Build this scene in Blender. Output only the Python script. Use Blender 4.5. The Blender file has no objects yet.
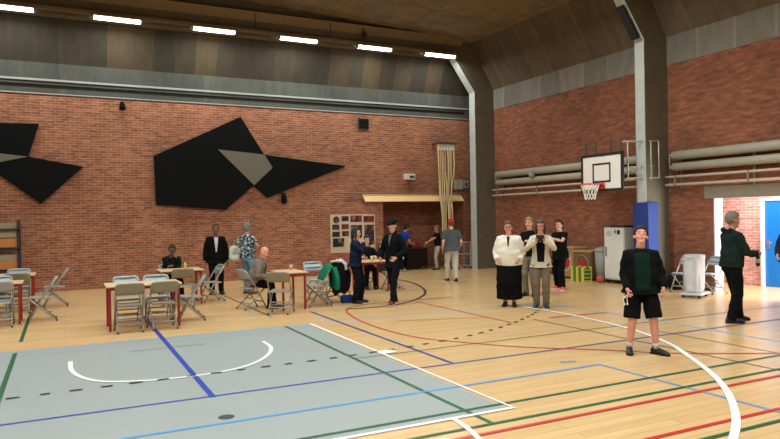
import bpy, bmesh, math, random
from mathutils import Vector, Matrix, noise
random.seed(7)
S = bpy.context.scene
COL = S.collection
V = Vector
PI = math.pi

# ------------------------------------------------------------------ materials
def lin(c):
    c = c / 255.0
    return c / 12.92 if c <= 0.04045 else ((c + 0.055) / 1.055) ** 2.4
def rgb(c):
    return (lin(c[0]), lin(c[1]), lin(c[2]), 1.0)
_mc = {}
def new_mat(name):
    m = bpy.data.materials.new(name); m.use_nodes = True
    nt = m.node_tree
    return m, nt, nt.nodes, nt.links, nt.nodes['Principled BSDF']
def mat(c, rough=0.6, metal=0.0, var=0.12, scale=8.0, bump=0.0, name='paint', coat=0.0):
    key = (c, rough, metal, var, scale, bump, coat)
    if key in _mc: return _mc[key]
    m, nt, N, L, B = new_mat(name)
    tc = N.new('ShaderNodeTexCoord'); no = N.new('ShaderNodeTexNoise')
    no.inputs['Scale'].default_value = scale; no.inputs['Detail'].default_value = 4
    L.new(tc.outputs['Object'], no.inputs['Vector'])
    mx = N.new('ShaderNodeMix'); mx.data_type = 'RGBA'
    a = rgb(c)
    mx.inputs[6].default_value = tuple(x * (1 - var) for x in a[:3]) + (1,)
    mx.inputs[7].default_value = tuple(min(1, x * (1 + var)) for x in a[:3]) + (1,)
    L.new(no.outputs['Fac'], mx.inputs[0]); L.new(mx.outputs[2], B.inputs['Base Color'])
    B.inputs['Roughness'].default_value = rough; B.inputs['Metallic'].default_value = metal
    B.inputs['Coat Weight'].default_value = coat
    if bump:
        bp = N.new('ShaderNodeBump'); bp.inputs['Strength'].default_value = bump; bp.inputs['Distance'].default_value = 0.01
        L.new(no.outputs['Fac'], bp.inputs['Height']); L.new(bp.outputs[0], B.inputs['Normal'])
    _mc[key] = m
    return m
def cloth(c, var=0.18):
    m = mat(c, 0.9, 0, var, 22.0, 0.35, 'cloth')
    m.node_tree.nodes['Principled BSDF'].inputs['Specular IOR Level'].default_value = 0.12
    return m
def emit(name, c, s):
    m, nt, N, L, B = new_mat(name)
    B.inputs['Base Color'].default_value = rgb(c)
    B.inputs['Emission Color'].default_value = rgb(c); B.inputs['Emission Strength'].default_value = s
    return m
def coords(N, L, order):
    tc = N.new('ShaderNodeTexCoord'); sp = N.new('ShaderNodeSeparateXYZ'); cb = N.new('ShaderNodeCombineXYZ')
    L.new(tc.outputs['Object'], sp.inputs[0])
    for i, a in enumerate(order):
        if a: L.new(sp.outputs[a], cb.inputs[i])
    return cb.outputs[0], sp
def brick(name, order, c1, c2, mort):
    m, nt, N, L, B = new_mat(name)
    vec, sp = coords(N, L, order)
    br = N.new('ShaderNodeTexBrick'); L.new(vec, br.inputs['Vector'])
    br.inputs['Scale'].default_value = 1.0
    br.inputs['Brick Width'].default_value = 0.225; br.inputs['Row Height'].default_value = 0.069
    br.inputs['Mortar Size'].default_value = 0.009; br.inputs['Mortar Smooth'].default_value = 0.3
    br.inputs['Color1'].default_value = rgb(c1); br.inputs['Color2'].default_value = rgb(c2)
    br.inputs['Mortar'].default_value = rgb(mort); br.inputs['Bias'].default_value = -0.1
    no = N.new('ShaderNodeTexNoise'); no.inputs['Scale'].default_value = 0.9; no.inputs['Detail'].default_value = 6
    L.new(vec, no.inputs['Vector'])
    no2 = N.new('ShaderNodeTexNoise'); no2.inputs['Scale'].default_value = 9; no2.inputs['Detail'].default_value = 2
    mp = N.new('ShaderNodeMapping'); mp.inputs['Scale'].default_value = (0.45, 1.4, 1)
    L.new(vec, mp.inputs[0]); L.new(mp.outputs[0], no2.inputs['Vector'])
    ra = N.new('ShaderNodeMapRange'); ra.inputs[1].default_value = .3; ra.inputs[2].default_value = .7; ra.inputs[3].default_value = .82; ra.inputs[4].default_value = 1.18
    L.new(no.outputs['Fac'], ra.inputs[0])
    rb = N.new('ShaderNodeMapRange'); rb.inputs[1].default_value = .3; rb.inputs[2].default_value = .7; rb.inputs[3].default_value = .72; rb.inputs[4].default_value = 1.25
    L.new(no2.outputs['Fac'], rb.inputs[0])
    mu = N.new('ShaderNodeMath'); mu.operation = 'MULTIPLY'; L.new(ra.outputs[0], mu.inputs[0]); L.new(rb.outputs[0], mu.inputs[1])
    vm = N.new('ShaderNodeVectorMath'); vm.operation = 'SCALE'
    L.new(br.outputs['Color'], vm.inputs[0]); L.new(mu.outputs[0], vm.inputs['Scale'])
    L.new(vm.outputs[0], B.inputs['Base Color']); B.inputs['Roughness'].default_value = 0.85
    bp = N.new('ShaderNodeBump'); bp.invert = True; bp.inputs['Strength'].default_value = 0.5; bp.inputs['Distance'].default_value = 0.006
    L.new(br.outputs['Fac'], bp.inputs['Height']); L.new(bp.outputs[0], B.inputs['Normal'])
    return m
def concrete(name, order, width, ca, cb_, warm, streak=0.25, seam=0.5):
    """board-marked concrete in vertical boards, each with a tone of its own"""
    m, nt, N, L, B = new_mat(name)
    vec, sp = coords(N, L, order)
    s2 = N.new('ShaderNodeSeparateXYZ'); L.new(vec, s2.inputs[0])
    dv = N.new('ShaderNodeMath'); dv.operation = 'DIVIDE'; dv.inputs[1].default_value = width; L.new(s2.outputs[0], dv.inputs[0])
    fl = N.new('ShaderNodeMath'); fl.operation = 'FLOOR'; L.new(dv.outputs[0], fl.inputs[0])
    wn = N.new('ShaderNodeTexWhiteNoise'); wn.noise_dimensions = '1D'; L.new(fl.outputs[0], wn.inputs['W'])
    cr = N.new('ShaderNodeValToRGB'); L.new(wn.outputs['Value'], cr.inputs[0])
    cr.color_ramp.elements[0].color = rgb(ca); cr.color_ramp.elements[1].color = rgb(warm)
    e = cr.color_ramp.elements.new(0.65); e.color = rgb(cb_)
    no = N.new('ShaderNodeTexNoise'); no.inputs['Scale'].default_value = 3; no.inputs['Detail'].default_value = 8; no.inputs['Roughness'].default_value = .65
    mp = N.new('ShaderNodeMapping'); mp.inputs['Scale'].default_value = (1.6, .5, .5); L.new(vec, mp.inputs[0]); L.new(mp.outputs[0], no.inputs['Vector'])
    ra = N.new('ShaderNodeMapRange'); ra.inputs[1].default_value = .25; ra.inputs[2].default_value = .75; ra.inputs[3].default_value = 1 - streak; ra.inputs[4].default_value = 1 + streak
    L.new(no.outputs['Fac'], ra.inputs[0])
    fr = N.new('ShaderNodeMath'); fr.operation = 'FRACT'; L.new(dv.outputs[0], fr.inputs[0])
    lt = N.new('ShaderNodeMath'); lt.operation = 'LESS_THAN'; lt.inputs[1].default_value = .08; L.new(fr.outputs[0], lt.inputs[0])
    ml = N.new('ShaderNodeMath'); ml.operation = 'MULTIPLY_ADD'; ml.inputs[1].default_value = seam; ml.inputs[2].default_value = 1.0; L.new(lt.outputs[0], ml.inputs[0])
    mu = N.new('ShaderNodeMath'); mu.operation = 'MULTIPLY'; L.new(ra.outputs[0], mu.inputs[0]); L.new(ml.outputs[0], mu.inputs[1])
    vm = N.new('ShaderNodeVectorMath'); vm.operation = 'SCALE'; L.new(cr.outputs[0], vm.inputs[0]); L.new(mu.outputs[0], vm.inputs['Scale'])
    L.new(vm.outputs[0], B.inputs['Base Color']); B.inputs['Roughness'].default_value = 0.8
    return m
def wood_floor():
    m, nt, N, L, B = new_mat('beech_floor')
    vec, sp = coords(N, L, (0, 'Y', 0)); N.remove(vec.node) if False else None
    tc = N.new('ShaderNodeTexCoord')
    br = N.new('ShaderNodeTexBrick'); L.new(tc.outputs['Object'], br.inputs['Vector'])
    br.inputs['Scale'].default_value = 1; br.inputs['Brick Width'].default_value = 1.9; br.inputs['Row Height'].default_value = 0.13
    br.inputs['Mortar Size'].default_value = 0.0025; br.inputs['Bias'].default_value = 0
    br.inputs['Color1'].default_value = rgb((213, 180, 130)); br.inputs['Color2'].default_value = rgb((205, 170, 119)); br.inputs['Mortar'].default_value = rgb((170, 128, 82))
    no = N.new('ShaderNodeTexNoise'); no.inputs['Scale'].default_value = 2.2; no.inputs['Detail'].default_value = 7
    mp = N.new('ShaderNodeMapping'); mp.inputs['Scale'].default_value = (.6, 5, 1); L.new(tc.outputs['Object'], mp.inputs[0]); L.new(mp.outputs[0], no.inputs['Vector'])
    ra = N.new('ShaderNodeMapRange'); ra.inputs[1].default_value = .3; ra.inputs[2].default_value = .7; ra.inputs[3].default_value = .93; ra.inputs[4].default_value = 1.06
    L.new(no.outputs['Fac'], ra.inputs[0])
    vm = N.new('ShaderNodeVectorMath'); vm.operation = 'SCALE'; L.new(br.outputs['Color'], vm.inputs[0]); L.new(ra.outputs[0], vm.inputs['Scale'])
    L.new(vm.outputs[0], B.inputs['Base Color'])
    B.inputs['Roughness'].default_value = 0.27; B.inputs['Specular IOR Level'].default_value = 0.5
    n2 = N.new('ShaderNodeTexNoise'); n2.inputs['Scale'].default_value = 1.3; n2.inputs['Detail'].default_value = 5
    L.new(tc.outputs['Object'], n2.inputs['Vector'])
    bp = N.new('ShaderNodeBump'); bp.inputs['Strength'].default_value = .06; bp.inputs['Distance'].default_value = .01
    L.new(n2.outputs['Fac'], bp.inputs['Height']); L.new(bp.outputs[0], B.inputs['Normal'])
    return m
def ceiling_mat():
    m, nt, N, L, B = new_mat('ceiling_concrete')
    tc = N.new('ShaderNodeTexCoord')
    br = N.new('ShaderNodeTexBrick'); L.new(tc.outputs['Object'], br.inputs['Vector'])
    br.offset = 0; br.inputs['Scale'].default_value = 1; br.inputs['Brick Width'].default_value = 2.4; br.inputs['Row Height'].default_value = 1.78
    br.inputs['Mortar Size'].default_value = .02
    br.inputs['Color1'].default_value = rgb((124, 108, 82)); br.inputs['Color2'].default_value = rgb((120, 104, 79)); br.inputs['Mortar'].default_value = rgb((100, 86, 64))
    no = N.new('ShaderNodeTexNoise'); no.inputs['Scale'].default_value = 2.5; no.inputs['Detail'].default_value = 8
    L.new(tc.outputs['Object'], no.inputs['Vector'])
    ra = N.new('ShaderNodeMapRange'); ra.inputs[1].default_value = .3; ra.inputs[2].default_value = .7; ra.inputs[3].default_value = .75; ra.inputs[4].default_value = 1.2
    L.new(no.outputs['Fac'], ra.inputs[0])
    vm = N.new('ShaderNodeVectorMath'); vm.operation = 'SCALE'; L.new(br.outputs['Color'], vm.inputs[0]); L.new(ra.outputs[0], vm.inputs['Scale'])
    L.new(vm.outputs[0], B.inputs['Base Color']); B.inputs['Roughness'].default_value = .85
    return m
def spots(name, base, cols, scale):
    m, nt, N, L, B = new_mat(name)
    tc = N.new('ShaderNodeTexCoord'); vo = N.new('ShaderNodeTexVoronoi'); vo.inputs['Scale'].default_value = scale
    L.new(tc.outputs['Object'], vo.inputs['Vector'])
    sp = N.new('ShaderNodeSeparateColor'); L.new(vo.outputs['Color'], sp.inputs[0])
    cr = N.new('ShaderNodeValToRGB'); cr.color_ramp.interpolation = 'CONSTANT'
    L.new(sp.outputs[0], cr.inputs[0])
    cr.color_ramp.elements[0].color = rgb(base); cr.color_ramp.elements[1].color = rgb(cols[-1]); cr.color_ramp.elements[1].position = .9
    for i, c in enumerate(cols[:-1]):
        e = cr.color_ramp.elements.new(.35 + .5 * i / max(1, len(cols) - 1)); e.color = rgb(c)
    L.new(cr.outputs[0], B.inputs['Base Color']); B.inputs['Roughness'].default_value = .85
    return m
def film():
    m, nt, N, L, B = new_mat('translucent_plastic')
    B.inputs['Base Color'].default_value = rgb((206, 210, 210)); B.inputs['Roughness'].default_value = .3
    B.inputs['Alpha'].default_value = .62
    return m

# ------------------------------------------------------------------ mesh helpers
def obj(name, bm, m, parent=None, smooth=False, bevel=0.0, loc=None):
    if isinstance(bm, bmesh.types.BMesh):
        bmesh.ops.recalc_face_normals(bm, faces=bm.faces)
        me = bpy.data.meshes.new(name); bm.to_mesh(me); bm.free()
    else: me = bm
    if m is not None:
        me.materials.clear(); me.materials.append(m)
    for p in me.polygons: p.use_smooth = smooth
    o = bpy.data.objects.new(name, me); COL.objects.link(o)
    if parent is not None: o.parent = parent
    if loc: o.location = loc
    if bevel:
        b = o.modifiers.new('edge', 'BEVEL'); b.width = bevel; b.segments = 2; b.limit_method = 'ANGLE'
    return o
def NB(): return bmesh.new()
def box(bm, x0, x1, y0, y1, z0, z1, M=None):
    vs = [bm.verts.new(V((x, y, z))) for x in (x0, x1) for y in (y0, y1) for z in (z0, z1)]
    if M is not None:
        for v in vs: v.co = M @ v.co
    for f in ((0, 1, 3, 2), (4, 6, 7, 5), (0, 4, 5, 1), (2, 3, 7, 6), (0, 2, 6, 4), (1, 5, 7, 3)):
        bm.faces.new([vs[i] for i in f])
    return bm
def B1(*a, M=None): return box(NB(), *a, M=M)
def prism(bm, poly, axis, a, b):
    """poly of 2-d points extruded along axis ('x': pts are (y,z); 'y': (x,z); 'z': (x,y)) from a to b"""
    def P(p, t):
        return V((t, p[0], p[1])) if axis == 'x' else V((p[0], t, p[1])) if axis == 'y' else V((p[0], p[1], t))
    A = [bm.verts.new(P(p, a)) for p in poly]; Bv = [bm.verts.new(P(p, b)) for p in poly]
    n = len(poly)
    bm.faces.new(A); bm.faces.new(Bv[::-1])
    for i in range(n): bm.faces.new([A[i], A[(i + 1) % n], Bv[(i + 1) % n], Bv[i]])
    return bm
def tube(bm, pts, rad, ref=(1, 0, 0), seg=12, cap=0.4):
    pts = [V(p) for p in pts]; n = len(pts)
    if not isinstance(rad, (list, tuple)): rad = [rad] * n
    rings = []; ref = V(ref); T = []
    for i in range(n):
        t = (pts[min(i + 1, n - 1)] - pts[max(i - 1, 0)]).normalized(); T.append(t)
        u = ref - t * ref.dot(t)
        if u.length < 0.05: u = V((0, 1, 0)) - t * t.y if abs(t.y) < .9 else V((0, 0, 1)) - t * t.z
        u.normalize(); v = t.cross(u)
        a, b = rad[i] if isinstance(rad[i], (list, tuple)) else (rad[i], rad[i])
        rings.append([bm.verts.new(pts[i] + u * a * math.cos(2 * PI * k / seg) + v * b * math.sin(2 * PI * k / seg)) for k in range(seg)])
    for i in range(n - 1):
        for k in range(seg):
            bm.faces.new([rings[i][k], rings[i][(k + 1) % seg], rings[i + 1][(k + 1) % seg], rings[i + 1][k]])
    for i, sgn in ((0, -1), (n - 1, 1)):
        r = rad[i] if not isinstance(rad[i], (list, tuple)) else min(rad[i])
        if cap:
            c = bm.verts.new(pts[i] + T[i] * sgn * r * cap)
            for k in range(seg): bm.faces.new([rings[i][k], rings[i][(k + 1) % seg], c])
        else: bm.faces.new(rings[i])
    return bm
def ball(bm, c, r, M=None, seg=12, rng=8):
    c = V(c); r = r if isinstance(r, (tuple, list)) else (r, r, r)
    g = bmesh.ops.create_uvsphere(bm, u_segments=seg, v_segments=rng, radius=1)
    for v in g['verts']:
        v.co = V((v.co.x * r[0], v.co.y * r[1], v.co.z * r[2]))
        if M is not None: v.co = M @ v.co
        v.co += c
    return bm
def bend(pts, r, n=5):
    """round the inner corners of a polyline"""
    pts = [V(p) for p in pts]; out = [pts[0]]
    for i in range(1, len(pts) - 1):
        a, b, c = pts[i - 1], pts[i], pts[i + 1]
        d1 = (a - b); d2 = (c - b); k = min(r, d1.length * .45, d2.length * .45)
        p = b + d1.normalized() * k; q = b + d2.normalized() * k
        for j in range(n + 1):
            t = j / n; out.append(p * (1 - t) ** 2 + b * 2 * t * (1 - t) + q * t * t)
    out.append(pts[-1]); return out
def spline(pts, n=8):
    pts = [V(p) for p in pts]; out = []
    P = [pts[0] * 2 - pts[1]] + pts + [pts[-1] * 2 - pts[-2]]
    for i in range(1, len(P) - 2):
        for j in range(n):
            t = j / n
            out.append(.5 * ((2 * P[i]) + (P[i + 1] - P[i - 1]) * t + (2 * P[i - 1] - 5 * P[i] + 4 * P[i + 1] - P[i + 2]) * t * t + (3 * P[i] - P[i - 1] - 3 * P[i + 1] + P[i + 2]) * t ** 3))
    out.append(pts[-1]); return out
def remesh(bm, vox, sm=2, wr=0.0, ws=9.0, seed=0.0):
    bmesh.ops.recalc_face_normals(bm, faces=bm.faces)
    me = bpy.data.meshes.new('tmp'); bm.to_mesh(me); bm.free()
    o = bpy.data.objects.new('tmp', me); COL.objects.link(o)
    md = o.modifiers.new('r', 'REMESH'); md.mode = 'VOXEL'; md.voxel_size = vox; md.adaptivity = 0
    dg = bpy.context.evaluated_depsgraph_get(); dg.update()
    out = bpy.data.meshes.new_from_object(o.evaluated_get(dg))
    bpy.data.objects.remove(o); bpy.data.meshes.remove(me)
    b = bmesh.new(); b.from_mesh(out)
    for _ in range(sm): bmesh.ops.smooth_vert(b, verts=b.verts, factor=.5, use_axis_x=True, use_axis_y=True, use_axis_z=True)
    if wr:
        b.normal_update()
        for v in b.verts:
            q = V((v.co.x * ws, v.co.y * ws, v.co.z * ws * 1.7)) + V((seed, seed * 2, 0))
            v.co += v.normal * wr * noise.noise(q)
    b.to_mesh(out); b.free()
    return out
def thing(name, label, cat, loc=(0, 0, 0), rz=0, group=None):
    o = bpy.data.objects.new(name, None); COL.objects.link(o); o.empty_display_size = .1
    o.location = loc; o.rotation_euler = (0, 0, rz); o['label'] = label; o['category'] = cat
    if group: o['group'] = group
    return o
def tag(o, label, cat, group=None):
    o['label'] = label; o['category'] = cat
    if group: o['group'] = group
    return o
def struct(name, bm, m, label=None, parent=None):
    o = obj(name, bm, m, parent); o['kind'] = 'structure'
    return o
def dup(root, loc, rz, label, group=None, mats=None):
    r = root.copy(); COL.objects.link(r); r.location = loc; r.rotation_euler = (0, 0, rz); r['label'] = label
    if group: r['group'] = group
    for ch in list(root.children):
        c = ch.copy(); COL.objects.link(c); c.parent = r
        nm = ch.name.split('.')[0]
        if mats and nm in mats:
            c.data = ch.data.copy(); c.data.materials.clear(); c.data.materials.append(mats[nm])
        for g in list(ch.children):
            d = g.copy(); COL.objects.link(d); d.parent = c
    return r

# ------------------------------------------------------------------ dimensions
XR, YB, XL, YF = 13.2, 19.25, -9.0, -12.0
ZB, ZRB = 5.16, 5.38            # top of the brickwork, back and right
BR = dict(c1=(156, 96, 68), c2=(118, 67, 48), mort=(166, 128, 100))
m_brick_b = brick('brick_back', ('X', 'Z', 0), BR['c1'], BR['c2'], BR['mort'])
m_brick_r = brick('brick_right', ('Y', 'Z', 0), (146, 86, 60), (118, 68, 48), (122, 86, 66))
m_brick_p = brick('brick_recess', ('Y', 'Z', 0), (206, 152, 140), (190, 134, 124), (214, 190, 182))
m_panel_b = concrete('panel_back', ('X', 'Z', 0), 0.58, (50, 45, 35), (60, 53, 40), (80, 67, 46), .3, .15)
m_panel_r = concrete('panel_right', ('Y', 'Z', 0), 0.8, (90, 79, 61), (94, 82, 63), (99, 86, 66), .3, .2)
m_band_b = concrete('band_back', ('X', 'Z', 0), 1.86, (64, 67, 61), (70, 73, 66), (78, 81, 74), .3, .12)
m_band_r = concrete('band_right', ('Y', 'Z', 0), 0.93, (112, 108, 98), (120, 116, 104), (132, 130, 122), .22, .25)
m_frame = mat((100, 92, 75), .8, 0, .22, 3.5, .15, 'frame_concrete')
m_white_conc = mat((176, 183, 178), .7, 0, .14, 4, .1, 'pale_concrete')  # paler tone for the hall-side faces of the frames
m_floor = wood_floor()
m_ceil = ceiling_mat()

# ------------------------------------------------------------------ floor and court lines
fl = struct('floor', B1(XL, 17.0, YF, 20.6, -.2, 0), m_floor)
LZ = [0.0012]
def fpart(name, bm, m):
    o = obj(name, bm, m, fl); return o
def quad_strip(bm, path, w, z):
    path = [V((p[0], p[1], 0)) for p in path]; prev = None; n = len(path)
    for i in range(n):
        t = (path[min(i + 1, n - 1)] - path[max(i - 1, 0)]).normalized(); s = V((-t.y, t.x, 0)) * w / 2
        cur = [bm.verts.new(path[i] + s + V((0, 0, z))), bm.verts.new(path[i] - s + V((0, 0, z)))]
        if prev: bm.faces.new([prev[0], prev[1], cur[1], cur[0]])
        prev = cur
def line(c, *paths, w=.05, curve=False, dash=None, off=0.0):
    LZ[0] += 0.00022
    bm = NB()
    for p in paths:
        q = spline([(a[0], a[1], 0) for a in p], 10) if curve else [V((a[0], a[1], 0)) for a in p]
        if dash:
            on, gap = dash; d = off; pos = 0.0; seg = []
            dense = []
            for i in range(len(q) - 1):
                L = (q[i + 1] - q[i]).length; k = max(1, int(L / .03))
                dense += [q[i].lerp(q[i + 1], j / k) for j in range(k)]
            acc = off; cur = []
            for i in range(1, len(dense)):
                acc += (dense[i] - dense[i - 1]).length
                if (acc % (on + gap)) < on: cur.append(dense[i])
                else:
                    if len(cur) > 1: quad_strip(bm, cur, w, LZ[0])
                    cur = []
            if len(cur) > 1: quad_strip(bm, cur, w, LZ[0])
        else: quad_strip(bm, q, w, LZ[0])
    m = mat(c, .4, 0, .06, 3, 0, 'line_paint')
    return fpart('court_line', bm, m)
m_grey = mat((146, 155, 154), .42, 0, .05, 1.3, .02, 'grey_court')
g = fpart('court_field', box(NB(), XL + 2.5, 3.72, 4.99, 10.62, 0.0002, 0.001), m_grey)
g['label'] = 'grey painted field of the sports court'
WH, DB, LB, GR, RD, BK = (236, 238, 236), (6, 58, 160), (70, 150, 214), (12, 88, 50), (190, 40, 36), (18, 18, 20)
LBG = (150, 178, 198)
line((120, 136, 142), [(XL + 2.5, 10.18), (3.45, 10.18)], w=.03)
line((74, 84, 86), [(.81, 9.76), (1.82, 9.76)], w=.035)
line(LBG, [(2.9, 10.62), (8.87, 10.50)], w=.06)
line((96, 172, 210), [(XL + 2.5, 10.62), (3.75, 10.62)], w=.05)
line(LBG, [(8.87, 10.5), (8.87, -2)], w=.08)
line((44, 96, 62), [(3.36, 7.72), (12.6, 7.76)], w=.035)
line((52, 86, 60), [(7.26, 9.0), (7.26, -1)], w=.035)
line((52, 86, 60), [(8.12, 7.2), (8.12, -1)], w=.03)
line((80, 84, 66), [(3.42, 16.3), (3.42, 11.8)], w=.04)
line(GR, [(-.6, 15.1), (-.6, 11.45)], [(-.62, 10.5), (-.62, 6.0)], w=.055)
line(GR, [(3.33, 10.62), (3.33, 4.68)], w=.05)
line(DB, [(1.35, 13.3), (1.35, 6.8)], w=.065)
line((10, 48, 145), [(4.27, 12.0), (4.27, 6.85)], w=.05)
line((10, 58, 165), [(XL + 2.5, 6.84), (3.72, 6.84)], w=.04)
line((48, 62, 140), [(3.72, 6.83), (12.4, 6.80)], w=.04)
line(LB, [(XL + 2.5, 5.89), (5.75, 5.89), (5.75, -3)], w=.05)
line(LB, [(5.42, 6.22), (5.62, 6.16)], w=.05)
line(GR, [(-3, 5.15), (12.8, 5.12)], w=.05)
line(GR, [(2.2, 4.69), (12.8, 4.67)], w=.05)
line(GR, [(3.6, 3.54), (12.8, 3.52)], w=.05)
line(RD, [(2.4, 4.5), (12.8, 4.48)], w=.05)
line(RD, [(3.2, 3.76), (12.8, 3.72)], w=.05)
line((190, 70, 54), [(7.7, 12.35), (6.4, 12.45), (5.5, 12.33), (5.0, 11.9), (4.72, 11.0), (4.6, 9.8), (4.72, 8.6), (5.1, 7.9), (5.6, 7.2), (6.37, 6.5), (7.06, 5.83), (8.1, 5.2)], w=.04, curve=True)
line((186, 84, 62), [(6.7, 12.2), (6.72, 8.9)], w=.035)
line((186, 84, 62), [(7.58, 8.96), (8.86, 8.87)], w=.045)
line((196, 110, 84), [(5.2, 10.1), (6.65, 9.6)], w=.03)
line(WH, [(0.06, 9.47), (.07, 8.9), (.17, 8.45), (.38, 8.1), (.78, 7.9), (1.2, 7.83), (1.7, 7.88), (2.1, 8.1), (2.42, 8.52), (2.6, 9.0), (2.63, 9.5)], w=.055, curve=True)
line(WH, [(8.05, 10.3), (8.12, 9.5), (8.1, 8.7), (7.93, 7.55), (7.55, 6.5), (7.05, 5.7), (6.29, 4.7), (5.5, 3.95), (4.7, 3.4), (3.8, 3.0)], w=.07, curve=True)
line(WH, [(3.1, 4.98), (3.07, 4.72), (3.0, 4.43), (2.88, 4.1)], w=.05, curve=True)
line(WH, [(XL + 2.5, 4.98), (3.77, 4.98), (3.77, 10.64)], w=.055)
line(WH, [(3.74, 7.87), (3.98, 7.87)], w=.2)
line((34, 36, 44), [(5.0, 11.95), (5.6, 11.85), (6.3, 12.05), (6.95, 12.55), (7.6, 13.35), (8.15, 14.5), (8.5, 15.7), (8.6, 16.9)], w=.055, curve=True)
line(BK, [(-.8, 7.82), (1.0, 7.84), (2.3, 7.86), (3.3, 7.9), (4.57, 8.06), (5.47, 8.28), (6.3, 8.62), (7.1, 9.08), (7.7, 9.5), (8.2, 9.95), (8.85, 10.5)], w=.045, curve=True, dash=(.15, .15), off=.07)
bm = NB(); bmesh.ops.create_cone(bm, cap_ends=True, segments=24, radius1=.075, radius2=.075, depth=.002)
obj('floor_socket', bm, mat((46, 48, 50), .5), fl, loc=(1.32, 6.06, .0025))

# ------------------------------------------------------------------ walls
RX0, RX1 = 9.42, 12.55          # equipment recess in the back wall
bm = NB()
box(bm, XL, RX0, YB, YB + .35, 0, ZB); box(bm, RX1, XR + .35, YB, YB + .35, 0, ZB); box(bm, RX0, RX1, YB, YB + .35, 2.5, ZB)
struct('wall_back', bm, m_brick_b)
bm = NB()
box(bm, RX0 - .2, RX0, YB + .35, 20.6, 0, 2.7); box(bm, RX1, RX1 + .2, YB + .35, 20.6, 0, 2.7); box(bm, RX0 - .2, RX1 + .2, 20.5, 20.7, 0, 2.7); box(bm, RX0 - .2, RX1 + .2, YB + .35, 20.7, 2.5, 2.7)
struct('wall_recess', bm, m_brick_b)
# right wall with the lobby opening
OY1, OY0, OZ = 9.93, 6.6, 2.11
bm = NB()
box(bm, XR, XR + .28, OY1, YB + .35, 0, ZRB); box(bm, XR, XR + .28, YF, OY0, 0, ZRB); box(bm, XR, XR + .28, OY0, OY1, OZ + .01, ZRB)
struct('wall_right', bm, m_brick_r)
struct('trim_1', B1(XR - .02, XR + .27, OY0 - .3, 10.14, OZ, OZ + .27), mat((140, 134, 120), .8, 0, .15, 5, .2, 'lintel_concrete'))
struct('trim_2', B1(XR + .002, XR + .28, OY1 - .03, OY1, 0, OZ), mat((176, 166, 170), .7, name='white_plaster'))
LX = 14.95
bm = NB(); box(bm, LX, LX + .25, 9.97, 12.6, 0, 2.6); box(bm, LX, LX + .25, 6.0, 8.9, 0, 2.6); box(bm, LX, LX + .25, 8.9, 9.97, 2.1, 2.6)
box(bm, XR + .28, LX, 12.4, 12.6, 0, 2.6)
struct('wall_lobby', bm, m_brick_p)
struct('ceiling_lobby', B1(XR + .28, LX + .3, 5.2, 12.6, 2.5, 2.65), mat((220, 220, 216), .7))
# blue door of the lobby
d = struct('door_1', B1(LX + .02, LX + .07, 8.96, 9.9, .01, 2.05), mat((14, 112, 190), .4, 0, .04, name='blue_door'))
bm = NB(); box(bm, LX - .03, LX + .1, 9.9, 9.97, 0, 2.1); box(bm, LX - .03, LX + .1, 8.9, 8.96, 0, 2.1); box(bm, LX - .03, LX + .1, 8.96, 9.9, 2.05, 2.1)
obj('door_frame', bm, mat((238, 240, 242), .5), d)
bm = NB(); box(bm, LX + .0, LX + .022, 9.78, 9.83, .9, 1.12); tube(bm, bend([(LX + .01, 9.805, 1.05), (LX - .05, 9.805, 1.05), (LX - .05, 9.68, 1.05)], .02), .01)
obj('door_handle', bm, mat((200, 200, 198), .3, .9), d)
# glazed front of the lobby, where the daylight comes in
w = struct('window_1', B1(XR + .28, LX, 5.2, 5.25, .0, .12), mat((90, 92, 94), .5))
bm = NB()
for x in (XR + .55, XR + 1.1, LX - .06): box(bm, x, x + .05, 5.19, 5.26, .1, 2.5)
obj('window_frame', bm, mat((90, 92, 94), .5), w)
# far walls of the hall, behind the camera and to its left
struct('wall_left', B1(XL - .3, XL, YF, YB + .35, 0, 6.0), m_brick_r)
struct('wall_front', B1(XL, XR, YF - .3, YF, 0, 8.4), m_brick_b)
# concrete bands above the brick
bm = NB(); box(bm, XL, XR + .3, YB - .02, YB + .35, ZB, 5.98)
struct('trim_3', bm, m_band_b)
bm = NB(); box(bm, XL, XR - .02, YB - .055, YB - .02, 5.50, 5.555); box(bm, XL, XR - .02, YB - .03, YB - .02, 5.16, 5.19)
struct('trim_4', bm, mat((150, 154, 150), .6, 0, .15, 3))
bm = NB(); tube(bm, [(XL, YB - .05, 5.41), (12.6, YB - .05, 5.41)], .03); box(bm, XL, 12.6, YB - .026, YB - .02, 5.36, 5.46)
struct('trim_5', bm, mat((46, 44, 40), .6))
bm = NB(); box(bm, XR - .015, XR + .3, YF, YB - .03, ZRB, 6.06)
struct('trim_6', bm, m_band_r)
# sloped concrete panels between wall and ceiling
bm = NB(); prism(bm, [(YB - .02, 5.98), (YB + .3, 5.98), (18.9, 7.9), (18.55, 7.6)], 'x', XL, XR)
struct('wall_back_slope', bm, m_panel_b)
ZC = lambda x: 8.06 - abs(x - 2.1) * .05
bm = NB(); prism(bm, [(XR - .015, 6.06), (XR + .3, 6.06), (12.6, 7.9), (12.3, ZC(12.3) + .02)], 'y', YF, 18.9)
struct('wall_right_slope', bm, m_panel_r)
bm = NB(); prism(bm, [(XL, 6.0), (XL - .3, 6.0), (-8.4, 7.9), (-8.1, ZC(-8.1) + .02)], 'y', YF, 18.9)
struct('wall_left_slope', bm, m_panel_r)
bm = NB(); prism(bm, [(-8.15, ZC(-8.15)), (2.1, ZC(2.1)), (12.35, ZC(12.35)), (12.35, 8.3), (2.1, 8.5), (-8.15, 8.3)], 'y', YF, 18.9)
struct('ceiling', bm, m_ceil)
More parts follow.
